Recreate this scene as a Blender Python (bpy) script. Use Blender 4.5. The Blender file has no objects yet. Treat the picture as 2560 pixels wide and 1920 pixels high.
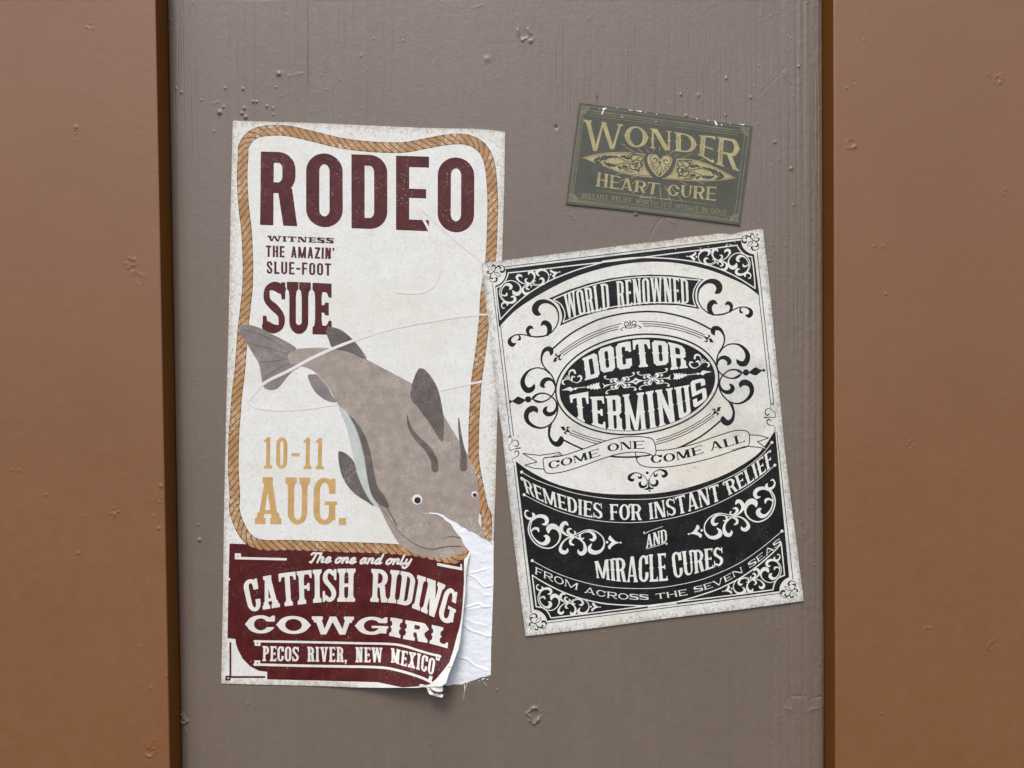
import bpy, math, random
import numpy as np
from mathutils import Matrix, Vector

rnd = random.Random(7)
sc = bpy.context.scene
COL = sc.collection

# ------------------------------------------------------------------ camera, sky, sun, exposure
FPX, DIST, PITCH, ROLL = 2000.0, 1.0, math.radians(1.1), math.radians(0.59)
r0 = np.array([1.0, 0, 0]); u0 = np.array([0, math.sin(PITCH), math.cos(PITCH)])
FW = np.array([0, math.cos(PITCH), -math.sin(PITCH)])
RT = math.cos(ROLL)*r0 - math.sin(ROLL)*u0
UP = math.sin(ROLL)*r0 + math.cos(ROLL)*u0
CAM = np.array([0.0, -DIST, 1.5])
cd = bpy.data.cameras.new("camera"); cam = bpy.data.objects.new("camera", cd); COL.objects.link(cam)
cd.sensor_width = 36.0; cd.lens = 36.0*FPX/2560.0; cd.clip_start = 0.05; cd.clip_end = 200.0
M = Matrix.Identity(4)
for i in range(3):
    M[i][0] = RT[i]; M[i][1] = UP[i]; M[i][2] = -FW[i]; M[i][3] = CAM[i]
cam.matrix_world = M
sc.camera = cam

SUN_EL, SUN_AZ = math.radians(58), math.radians(-14)   # azimuth measured from the wall's outward normal, to the left
world = bpy.data.worlds.new("World"); sc.world = world; world.use_nodes = True
wn = world.node_tree; bg = wn.nodes["Background"]
sky = wn.nodes.new("ShaderNodeTexSky"); sky.sky_type = 'NISHITA'; sky.sun_disc = False
sky.sun_elevation = SUN_EL; sky.sun_rotation = math.pi - SUN_AZ
sky.air_density = 1.0; sky.dust_density = 3.0; sky.ozone_density = 0.6
wn.links.new(sky.outputs[0], bg.inputs[0]); bg.inputs[1].default_value = 0.14
sl = bpy.data.lights.new("sun", 'SUN'); so = bpy.data.objects.new("sun", sl); COL.objects.link(so)
sl.energy = 1.5; sl.angle = math.radians(22); sl.color = (1.0, 0.97, 0.93)
sd = Vector((math.sin(SUN_AZ)*math.cos(SUN_EL), -math.cos(SUN_AZ)*math.cos(SUN_EL), math.sin(SUN_EL)))
so.rotation_euler = sd.to_track_quat('Z', 'Y').to_euler()
sc.view_settings.view_transform = 'Standard'; sc.view_settings.look = 'None'
sc.view_settings.gamma = 1.0; sc.view_settings.use_curve_mapping = False
sc.view_settings.exposure = 0.55

def pos(u, v, h):
    """Point at height h (metres) in front of the board's face, on the line of sight of tracing point (u, v)."""
    u = np.asarray(u, float); v = np.asarray(v, float); h = np.asarray(h, float)
    a = (u-1280)/FPX; b = (v-960)/FPX
    dx = FW[0]+RT[0]*a-UP[0]*b; dy = FW[1]+RT[1]*a-UP[1]*b; dz = FW[2]+RT[2]*a-UP[2]*b
    t = (DIST-h)/dy
    return np.stack([dx*t, -h+0*dx, CAM[2]+dz*t], -1)

def unpos(x, y, z):
    """Inverse of pos for the board face: world -> tracing coordinates."""
    dx = x-CAM[0]; dy = y-CAM[1]; dz = z-CAM[2]
    f = dx*FW[0]+dy*FW[1]+dz*FW[2]; r = dx*RT[0]+dy*RT[1]+dz*RT[2]; q = dx*UP[0]+dy*UP[1]+dz*UP[2]
    return 1280+FPX*r/f, 960-FPX*q/f

# ------------------------------------------------------------------ materials
def lin(c): return tuple(((x/12.92) if x <= .04045 else ((x+.055)/1.055)**2.4) for x in [k/255 for k in c])
class NT:
    def __init__(s, name):
        s.m = bpy.data.materials.new(name); s.m.use_nodes = True; s.t = s.m.node_tree
        s.p = s.t.nodes["Principled BSDF"]; s.co = s.t.nodes.new("ShaderNodeTexCoord").outputs["Object"]
    def lk(s, a, b): s.t.links.new(a, b)
    def noise(s, scale, detail=3, rough=.55, vec=None, stretch=None, dist=0):
        n = s.t.nodes.new("ShaderNodeTexNoise"); n.inputs["Scale"].default_value = scale
        n.inputs["Detail"].default_value = detail; n.inputs["Roughness"].default_value = rough; n.inputs["Distortion"].default_value = dist
        v = s.co
        if stretch or vec:
            mp = s.t.nodes.new("ShaderNodeMapping"); mp.inputs["Scale"].default_value = stretch or (1, 1, 1)
            mp.inputs["Location"].default_value = vec or (0, 0, 0)
            s.lk(v, mp.inputs["Vector"]); v = mp.outputs[0]
        s.lk(v, n.inputs["Vector"]); return n.outputs["Fac"]
    def ramp(s, f, a, b, lo=0., hi=1.):
        r = s.t.nodes.new("ShaderNodeMapRange"); r.inputs[1].default_value = a; r.inputs[2].default_value = b
        r.inputs[3].default_value = lo; r.inputs[4].default_value = hi; r.clamp = True
        s.lk(f, r.inputs[0]); return r.outputs[0]
    def mul(s, a, b, op='MULTIPLY'):
        n = s.t.nodes.new("ShaderNodeMath"); n.operation = op
        for i, x in enumerate((a, b)):
            if isinstance(x, (int, float)): n.inputs[i].default_value = x
            else: s.lk(x, n.inputs[i])
        return n.outputs[0]
    def mix(s, f, a, b):
        n = s.t.nodes.new("ShaderNodeMix"); n.data_type = 'RGBA'
        if isinstance(f, (int, float)): n.inputs[0].default_value = f
        else: s.lk(f, n.inputs[0])
        for i, x in ((6, a), (7, b)):
            if isinstance(x, tuple): n.inputs[i].default_value = (*x, 1)
            else: s.lk(x, n.inputs[i])
        return n.outputs[2]
    def done(s, col, rough=.6, spec=.3, bump=None, bdist=.001, bstr=.3):
        if isinstance(col, tuple): s.p.inputs["Base Color"].default_value = (*col, 1)
        else: s.lk(col, s.p.inputs["Base Color"])
        if isinstance(rough, (int, float)): s.p.inputs["Roughness"].default_value = rough
        else: s.lk(rough, s.p.inputs["Roughness"])
        s.p.inputs["Specular IOR Level"].default_value = spec
        if bump is not None:
            b = s.t.nodes.new("ShaderNodeBump"); b.inputs["Distance"].default_value = bdist; b.inputs["Strength"].default_value = bstr
            s.lk(bump, b.inputs["Height"]); s.lk(b.outputs[0], s.p.inputs["Normal"])
        return s.m

def board_mat(name, c1, c2, grain, rough, spec, bs=.4, soft=.0):
    n = NT(name)
    big = n.ramp(n.noise(5, 3), .3, .7)
    col = n.mix(big, c1, c2)
    st = n.noise(120, 4, .6, stretch=(1, 1, .03))
    col = n.mix(n.ramp(st, .35, .75, 0, .22*grain), col, tuple(x*.62 for x in c1))
    dirt = n.noise(22, 5, .7, vec=(3, 1, 5))
    col = n.mix(n.ramp(dirt, .55, .8, 0, .16), col, tuple(x*.7 for x in c2))
    peel = n.noise(420, 2, .5); fine = n.noise(1500, 2, .5)
    wave = n.noise(90, 2, .5, stretch=(1, 1, .6))
    lump = n.noise(170, 2, .5, vec=(4, 4, 4))
    h = n.mul(n.mul(n.mul(peel, .55), n.mul(st, .7*grain), 'ADD'), n.mul(n.mul(fine, .2), n.mul(n.mul(wave, 1.2), n.mul(lump, soft), 'ADD'), 'ADD'), 'ADD')
    return n.done(col, n.ramp(n.noise(60, 3), .3, .7, rough-.05, rough+.08), spec, h, .0007, bs)
PANEL = board_mat("greybrown_paint", (.181, .139, .109), (.165, .125, .095), 1.0, .45, .68, .40, .9)
BROWN = board_mat("tan_brown_paint", (.222, .096, .038), (.205, .087, .033), .25, .45, .68, .26, .8)
BSIDE = board_mat("brown_paint_shaded", (.135, .05, .012), (.12, .045, .011), .25, .9, .0)  # batten paint again, darker: shade of the side faces put into the colour

def paper_mat(name, base, tint, stain, mott, speck, edge=.5, yellow=.25, smudge=.0):
    n = NT(name)
    m1 = n.ramp(n.noise(38, 5, .65), .42, .7, 0, mott)
    m2 = n.ramp(n.noise(330, 4, .7), .45, .75, 0, mott)
    col = n.mix(m1, base, tint)
    col = n.mix(m2, col, tuple(.55*x+.1 for x in tint))
    sp = n.mul(n.ramp(n.noise(700, 3, .6, vec=(2, 2, 2)), .62, .70), n.ramp(n.noise(45, 4, .6, vec=(7, 3, 1)), .42, .62))
    col = n.mix(n.mul(sp, speck), col, stain)
    bl = n.ramp(n.noise(14, 5, .62, vec=(1, 9, 4)), .56, .74, 0, stain_amt(speck))
    col = n.mix(bl, col, tuple((a+b)/2 for a, b in zip(stain, tint)))
    yl = n.ramp(n.noise(7, 4, .6, vec=(11, 2, 5)), .50, .68, 0, yellow)
    col = n.mix(yl, col, (.66, .585, .40))
    gs = n.mul(n.ramp(n.noise(9, 5, .68, vec=(5, 4, 13)), .50, .66, 0, smudge), n.ramp(n.noise(110, 4, .7), .3, .7, .5, 1))
    col = n.mix(gs, col, (.36, .355, .34))
    at = n.t.nodes.new("ShaderNodeAttribute"); at.attribute_name = "edge"; e = at.outputs["Fac"]
    es = n.mul(n.ramp(n.mul(n.noise(150, 5, .72, vec=(3, 8, 2)), n.mul(e, .20), 'ADD'), .60, .72), edge)
    col = n.mix(es, col, stain)
    es = n.mul(n.ramp(n.mul(n.noise(650, 3, .7, vec=(1, 8, 6)), n.mul(e, .17), 'ADD'), .62, .70), edge)
    col = n.mix(es, col, tuple(x*.62 for x in stain))
    return n.done(col, .5, .4, n.mul(n.noise(160, 4, .6), n.mul(n.noise(14, 3), 3.0), 'ADD'), .0006, .35)
def stain_amt(s): return min(.5, .55*s)
W_RODEO = paper_mat("cream_poster_paper", (.785, .785, .745), (.70, .685, .60), (.40, .30, .18), .4, .55, .42)
W_MONO = paper_mat("aged_grey_paper", (.80, .79, .735), (.69, .655, .54), (.28, .27, .245), .42, .75, .5, .42, .5)
W_BACK = None
def ink(name, col, paper=(.72, .71, .68), wear=.5, var=.25, rough=.48, spec=.35, lo=.60, sc_=520, haze=.04):
    n = NT(name)
    c = n.mix(n.ramp(n.noise(75, 4, .6), .3, .7, 0, 1), tuple(x*(1-var) for x in col), tuple(min(1, x*(1+var)+.004) for x in col))
    fl = n.mul(n.ramp(n.noise(sc_, 3, .65), lo, lo+.06), n.ramp(n.noise(28, 4, .6, vec=(4, 1, 2)), .45, .66))
    c = n.mix(n.mul(fl, wear), c, paper)
    g = n.ramp(n.noise(900, 2, .6, vec=(5, 5, 5)), .35, .75, 0, haze)
    c = n.mix(g, c, paper)
    return n.done(c, rough, spec, n.noise(160, 4, .6), .0005, .25)
I_MAROON = ink("maroon_ink", (.078, .0062, .0062), (.55, .40, .36), .5, .30, .42, .38, haze=.015)
I_DARKRED = ink("dark_red_ink", (.075, .0068, .0078), (.62, .50, .47), .65, .3, .48, .32, haze=.02)
I_TAN = ink("ochre_ink", (.56, .345, .125), wear=.6, var=.12)
I_ROPE = ink("rope_ink", (.40, .205, .078), (.74, .58, .40), .9, .2, lo=.50, sc_=430, haze=.12)
I_ROPED = ink("rope_line_ink", (.085, .05, .022), (.42, .25, .12), .4, .2)
I_FISH = ink("fish_grey_ink", (.315, .256, .213), (.60, .55, .49), .5, .2, lo=.5, haze=.22)
I_FIN = ink("fin_grey_ink", (.105, .086, .076), (.40, .36, .34), .5, .28, lo=.5, haze=.16)
I_TAIL = ink("tail_grey_ink", (.205, .172, .167), (.5, .46, .45), .5, .18, lo=.5, haze=.16)
I_BELLY = ink("belly_grey_ink", (.50, .54, .50), wear=.4, var=.1)
I_LASSO = ink("pale_rope_ink", (.77, .715, .68), wear=.2, var=.04)
I_LINE = ink("fish_line_ink", (.13, .085, .075), (.3, .25, .23), .3, .2)
I_PUPIL = ink("black_ink_dots", (.012, .011, .012), wear=.2)
I_BLACK = ink("black_ink", (.005, .005, .006), (.22, .22, .22), .22, .5, .5, .30, lo=.55, haze=.02)
I_CREAM = ink("cream_lettering", (.74, .73, .66), (.82, .81, .77), .4, .10)
I_CREAMR = ink("cream_lettering_on_maroon", (.74, .715, .655), (.82, .80, .76), .4, .08)
I_GOLD = ink("gold_ink", (.41, .345, .17), (.14, .135, .09), .6, .2, .45, .35, lo=.53)
I_GOLDT = ink("faded_gold_ink", (.27, .24, .13), (.11, .13, .10), .5, .16, .45, .4)
I_GREEND = ink("dark_green_ink", (.052, .056, .045), wear=.1)
I_CHIP = ink("white_chip", (.80, .80, .78), wear=.0, var=.05)
def green_card():
    n = NT("dark_green_card")
    c = n.mix(n.ramp(n.noise(30, 5, .65), .3, .7), (.066, .069, .054), (.094, .096, .072))
    c = n.mix(n.ramp(n.noise(420, 4, .7), .5, .8, 0, .30), c, (.17, .165, .125))
    return n.done(c, .5, .3, n.noise(200, 4, .6), .0005, .3)
W_GREEN = green_card()
def backing():
    n = NT("white_torn_backing")
    c = n.mix(n.ramp(n.noise(60, 5, .6), .35, .7), (.85, .865, .885), (.775, .795, .83))
    return n.done(c, .7, .2, n.mul(n.noise(150, 5, .65), n.mul(n.noise(700, 3, .6), .4), 'ADD'), .0012, .5)
W_BACK = backing()

# ------------------------------------------------------------------ drawing: ink fields turned into meshes
LAT = 8
def Z(ox, oy, s):
    def f(*p):
        a = np.array(p[0] if len(p) == 1 else p, float).reshape(-1, 2)
        return np.stack([ox+a[:, 0]/s, oy+a[:, 1]/s], 1)
    f.s = s
    return f
def spline(p, n=10, closed=False):
    p = np.asarray(p, float)
    if len(p) < 3: return np.array([p[0]+(p[-1]-p[0])*t for t in np.linspace(0, 1, 5)])
    q = np.vstack([p[-1], p, p[0], p[1]]) if closed else np.vstack([2*p[0]-p[1], p, 2*p[-1]-p[-2]])
    out = []
    for i in range(len(q)-3):
        a, b, c, d = q[i:i+4]
        for t in np.arange(n)/n:
            out.append(.5*((2*b)+(-a+c)*t+(2*a-5*b+4*c-d)*t*t+(-a+3*b-3*c+d)*t**3))
    if not closed: out.append(p[-1])
    return np.array(out)

class Field:
    def __init__(s, x0, y0, x1, y1, res=2):
        s.x0 = math.floor(x0/LAT)*LAT; s.y0 = math.floor(y0/LAT)*LAT; s.r = res
        s.nx = int(math.ceil((x1-s.x0)/LAT))*LAT*res; s.ny = int(math.ceil((y1-s.y0)/LAT))*LAT*res
        s.a = np.zeros((s.ny+1, s.nx+1), np.float32)
    def _cover(s, contours):
        SUB = 4
        P = [(np.asarray(c, float)-[s.x0, s.y0])*s.r+.5 for c in contours]
        al = np.vstack(P)
        i0 = max(0, int(al[:, 0].min())-1); i1 = min(s.nx+1, int(al[:, 0].max())+3)
        j0 = max(0, int(al[:, 1].min())-1); j1 = min(s.ny+1, int(al[:, 1].max())+2)
        if i1 <= i0 or j1 <= j0: return None
        H, Wd = j1-j0, i1-i0
        D = np.zeros((H*SUB, Wd+2)); rows = []; xs = []
        for c in P:
            d = np.roll(c, -1, 0)
            for (xa, ya), (xb, yb) in zip(c, d):
                if ya == yb: continue
                lo, hi = (ya, yb) if ya < yb else (yb, ya)
                k = np.arange(max(0, math.ceil((lo-j0)*SUB-.5)), min(H*SUB, math.ceil((hi-j0)*SUB-.5)))
                if len(k):
                    yy = j0+(k+.5)/SUB
                    rows.append(k); xs.append(xa+(xb-xa)*(yy-ya)/(yb-ya))
        if not rows: return None
        rows = np.concatenate(rows); xs = np.concatenate(xs)
        o = np.lexsort((xs, rows)); rows = rows[o]; xs = np.clip(xs[o]-i0, 0, Wd)
        sg = np.where(np.arange(len(xs)) % 2 == 0, 1., -1.)
        fl = np.floor(xs).astype(int); fr = xs-fl
        np.add.at(D, (rows, fl), sg*(1-fr)); np.add.at(D, (rows, fl+1), sg*fr)
        cov = np.clip(np.cumsum(D, 1)[:, :Wd], 0, 1).reshape(H, SUB, Wd).mean(1)
        return (slice(j0, j1), slice(i0, i1)), cov.astype(np.float32)
    def put(s, r, op):
        if r is None: return s
        sl_, c = r
        s.a[sl_] = np.maximum(s.a[sl_], c) if op == '+' else np.minimum(s.a[sl_], 1-c)
        return s
    def fill(s, *contours, op='+'): return s.put(s._cover(contours), op)
    def cut(s, *contours): return s.fill(*contours, op='-')
    def dot(s, c, r, op='+'):
        c = np.asarray(c, float).reshape(2); t = np.linspace(0, 2*math.pi, 28, endpoint=False)
        return s.fill(np.stack([c[0]+r*np.cos(t), c[1]+r*np.sin(t)], 1), op=op)
    def line(s, p, w, op='+', smooth=True, closed=False, n=8):
        """Stroke of varying full width w along p."""
        p = np.asarray(p, float); w = np.atleast_1d(np.asarray(w, float))
        if len(w) == 1: w = np.repeat(w, len(p))
        if len(w) != len(p): w = np.interp(np.linspace(0, 1, len(p)), np.linspace(0, 1, len(w)), w)
        q = np.hstack([p, w[:, None]])
        if smooth and len(p) > 2: q = spline(q, n, closed)
        elif closed: q = np.vstack([q, q[:1]])
        g = (q[:, :2]-[s.x0, s.y0])*s.r; r = np.maximum(q[:, 2]*s.r/2, .55)
        for k in range(len(g)-1):
            a, b, ra, rb = g[k], g[k+1], r[k], r[k+1]; m = max(ra, rb)+1.5
            i0 = max(0, int(min(a[0], b[0])-m)); i1 = min(s.nx+1, int(max(a[0], b[0])+m)+2)
            j0 = max(0, int(min(a[1], b[1])-m)); j1 = min(s.ny+1, int(max(a[1], b[1])+m)+2)
            if i1 <= i0 or j1 <= j0: continue
            X = np.arange(i0, i1)[None, :]-a[0]; Y = np.arange(j0, j1)[:, None]-a[1]
            d = b-a; L = d@d
            t = np.clip((X*d[0]+Y*d[1])/L, 0, 1) if L > 1e-9 else 0*X*Y
            ds = np.hypot(X-t*d[0], Y-t*d[1])-(ra+(rb-ra)*t)
            s.put(((slice(j0, j1), slice(i0, i1)), np.clip(.5-ds, 0, 1).astype(np.float32)), op)
        return s
    def sub(s, o):                       # minus another field of the same frame
        s.a = np.minimum(s.a, 1-o.a); return s
    def clip(s, o):
        s.a = np.minimum(s.a, o.a); return s

_C = {1: [[0, 4, 7]], 2: [[1, 5, 4]], 3: [[0, 1, 5, 7]], 4: [[2, 6, 5]], 5: [[0, 4, 5, 2, 6, 7]], 6: [[1, 2, 6, 4]], 7: [[0, 1, 2, 6, 7]],
      8: [[3, 7, 6]], 9: [[0, 4, 6, 3]], 10: [[1, 5, 6, 3, 7, 4]], 11: [[0, 1, 5, 6, 3]], 12: [[2, 3, 7, 5]], 13: [[0, 4, 5, 2, 3]], 14: [[1, 2, 3, 7, 4]], 15: [[0, 1, 2, 3]]}
def contour_polys(F, merge=True):
    """Marching squares at 0.5; full squares are merged into larger quads. Returns [(n, (k,n,2) grid coords)]."""
    A = F.a; out = []
    ins = A >= .5
    ny, nx = A.shape[0]-1, A.shape[1]-1
    todo = np.ones((ny, nx), bool)
    if merge:
        full = ins[:-1, :-1] & ins[1:, :-1] & ins[:-1, 1:] & ins[1:, 1:]
        B = LAT*F.r
        while B > 1:
            blk = (full & todo).reshape(ny//B, B, nx//B, B).all((1, 3))
            j, i = np.nonzero(blk)
            if len(j):
                q = np.stack([np.stack([i, j], 1), np.stack([i+1, j], 1), np.stack([i+1, j+1], 1), np.stack([i, j+1], 1)], 1)*float(B)
                out.append((4, q))
                todo &= ~np.repeat(np.repeat(blk, B, 0), B, 1)
            B //= 2
    a, b, c, d = A[:-1, :-1], A[:-1, 1:], A[1:, 1:], A[1:, :-1]
    code = (ins[:-1, :-1]*1+ins[:-1, 1:]*2+ins[1:, 1:]*4+ins[1:, :-1]*8)*todo
    def cr(p, q):
        dd = q-p
        return np.clip(np.where(np.abs(dd) > 1e-6, (.5-p)/np.where(np.abs(dd) > 1e-6, dd, 1), .5), 0.02, .98)
    for k, polys in _C.items():
        j, i = np.nonzero(code == k)
        if not len(j): continue
        va, vb, vc, vd = a[j, i], b[j, i], c[j, i], d[j, i]
        z = np.zeros(len(j)); o = z+1
        pt = [np.stack([z, z], 1), np.stack([o, z], 1), np.stack([o, o], 1), np.stack([z, o], 1),
              np.stack([cr(va, vb), z], 1), np.stack([o, cr(vb, vc)], 1), np.stack([cr(vd, vc), o], 1), np.stack([z, cr(va, vd)], 1)]
        base = np.stack([i, j], 1).astype(float)
        for poly in polys:
            out.append((len(poly), np.stack([base+pt[m] for m in poly], 1)))
    return out

def lattice_height(hf):
    cache = {}
    def g(u, v):
        iu = np.floor(u/LAT); iv = np.floor(v/LAT); fu = u/LAT-iu; fv = v/LAT-iv
        key = (iu.min(), iu.max(), iv.min(), iv.max())
        uu = np.arange(key[0], key[1]+2)*LAT; vv = np.arange(key[2], key[3]+2)*LAT
        Hh = hf(*np.meshgrid(uu, vv)); a = (iu-key[0]).astype(int); b = (iv-key[2]).astype(int)
        return (Hh[b, a]*(1-fu)+Hh[b, a+1]*fu)*(1-fv)+(Hh[b+1, a]*(1-fu)+Hh[b+1, a+1]*fu)*fv
    return g

def link_mesh(name, verts, loops, sizes, mat, parent=None, smooth=True):
    me = bpy.data.meshes.new(name)
    if parent is not None: verts = verts-np.array(world_loc(parent))
    me.vertices.add(len(verts)); me.vertices.foreach_set("co", np.asarray(verts, np.float32).ravel())
    me.loops.add(len(loops)); me.loops.foreach_set("vertex_index", np.asarray(loops, np.int32))
    st = np.concatenate([[0], np.cumsum(sizes)[:-1]]).astype(np.int32)
    me.polygons.add(len(sizes)); me.polygons.foreach_set("loop_start", st); me.polygons.foreach_set("loop_total", np.asarray(sizes, np.int32))
    me.update(calc_edges=True); me.validate()
    me.polygons.foreach_set("use_smooth", np.full(len(me.polygons), smooth))
    me.materials.append(mat)
    o = bpy.data.objects.new(name, me); COL.objects.link(o)
    if parent is not None:
        o.parent = parent
    return o
def world_loc(o):
    p = Vector((0, 0, 0))
    while o: p = p+o.location; o = o.parent
    return p

def ink_mesh(name, F, hf, off, mat, parent, merge=True, rim=None, raw=False, ageing=24., aged=None):
    P = contour_polys(F, merge)
    pts = np.vstack([q.reshape(-1, 2) for n, q in P]); sizes = np.concatenate([np.full(len(q), n) for n, q in P])
    key = np.round(pts*64).astype(np.int64); code = key[:, 0]*(1 << 24)+key[:, 1]
    _, first, inv = np.unique(code, return_index=True, return_inverse=True); inv = inv.ravel()
    up = pts[first]/F.r+[F.x0, F.y0]
    h = (hf if raw else lattice_height(hf))(up[:, 0], up[:, 1])+off
    # counter-clockwise seen from the front: v points down, so reverse each face
    loops = inv.copy(); st = np.concatenate([[0], np.cumsum(sizes)])
    idx = np.arange(len(loops)); which = np.repeat(np.arange(len(sizes)), sizes)
    loops = inv[st[which]+(st[which+1]-1-idx)]
    V = pos(up[:, 0], up[:, 1], h); nv0 = len(V)
    if rim is not None:                       # edge thickness of a sheet
        R = np.asarray(rim, float); R = np.vstack([R, R[:1]]); AG = R if aged is None else aged
        seg = [];
        for a, b in zip(R[:-1], R[1:]):
            n = max(1, int(np.hypot(*(b-a))/4)); seg += [a+(b-a)*t for t in np.arange(n)/n]
        seg = np.array(seg); hh = lattice_height(hf)(seg[:, 0], seg[:, 1])+off
        T = pos(seg[:, 0], seg[:, 1], hh); Bt = T.copy(); Bt[:, 1] += .0007
        n0 = len(V); k = len(seg); V = np.vstack([V, T, Bt]); i = np.arange(k); j = (i+1) % k
        q = np.stack([n0+i, n0+j, n0+k+j, n0+k+i], 1)
        loops = np.concatenate([loops, q.ravel()]); sizes = np.concatenate([sizes, np.full(k, 4)])
    o = link_mesh(name, V, loops, sizes, mat, parent)
    if rim is not None:                       # how near the sheet's own edge each point lies, for the ageing of the paper
        E = np.full(len(V), 1.0, np.float32); dm = np.full(nv0, 1e9)
        for a, b in zip(AG[:-1], AG[1:]):
            dd = b-a; t = np.clip(((up-a)@dd)/max(dd@dd, 1e-9), 0, 1); dm = np.minimum(dm, np.hypot(*(up-a-t[:, None]*dd).T))
        E[:nv0] = np.exp(-dm/ageing)
        o.data.attributes.new("edge", 'FLOAT', 'POINT').data.foreach_set("value", E)
    return o

def thing(name, label, cat, loc, group=None):
    o = bpy.data.objects.new(name, None); COL.objects.link(o); o.location = loc
    o.empty_display_size = .05; o["label"] = label; o["category"] = cat
    if group: o["group"] = group
    return o

# ------------------------------------------------------------------ lettering: slab, grotesque, chamfered and light alphabets from outlines
def style(**k):
    d = dict(st=.18, hb=.15, th=None, sl=0., sh=.12, tw=0., tl=0., spur=0., mode='r', rf=1., ch=.12, slit=0., track=.1, space=.45, mw=None, ball=0., atop=False, hook=True, diag=None, mst=None)
    d.update(k)
    if d['th'] is None: d['th'] = d['st']
    if d['diag'] is None: d['diag'] = d['st']
    if d['mst'] is None: d['mst'] = d['st']
    return d
BW = dict(A=.76, C=.68, D=.7, E=.62, F=.58, G=.72, H=.76, L=.58, M=.98, N=.78, O=.72, P=.66, R=.72, S=.62, T=.68, U=.72, V=.74, W=1.08, X=.74, Z=.62)
BW.update({'0': .62, '1': .42, '-': .36, '.': .25, ',': .2, "'": .18})
def rect(x0, y0, x1, y1): return [(x0, y0), (x1, y0), (x1, y1), (x0, y1)]
def rbox(x0, y0, x1, y1, rx, ry, mode='r', right=False, notch=False):
    rx = min(rx, (x1-x0)/(1 if right else 2)); ry = min(ry, (y1-y0)/2); o = []
    for cx, cy, a0, L in ((x1-rx, y1-ry, 0, 0), (x0+rx, y1-ry, 90, 1), (x0+rx, y0+ry, 180, 1), (x1-rx, y0+ry, 270, 0)):
        if L and right:
            o.append((x0, y1) if a0 == 90 else (x0, y0)); continue
        if mode == 'o':
            A = [(cx+rx*math.cos(math.radians(a0)), cy+ry*math.sin(math.radians(a0))), (cx+rx*math.cos(math.radians(a0+90)), cy+ry*math.sin(math.radians(a0+90)))]
            mx, my = (A[0][0]+A[1][0])/2, (A[0][1]+A[1][1])/2
            if notch: o += [A[0], (mx+(cx-mx)*.22, my+(cy-my)*.22), A[1]]     # scooped corner
            else: o += A
        else:
            for t in np.linspace(a0, a0+90, 9): o.append((cx+rx*math.cos(math.radians(t)), cy+ry*math.sin(math.radians(t))))
    return o
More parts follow.
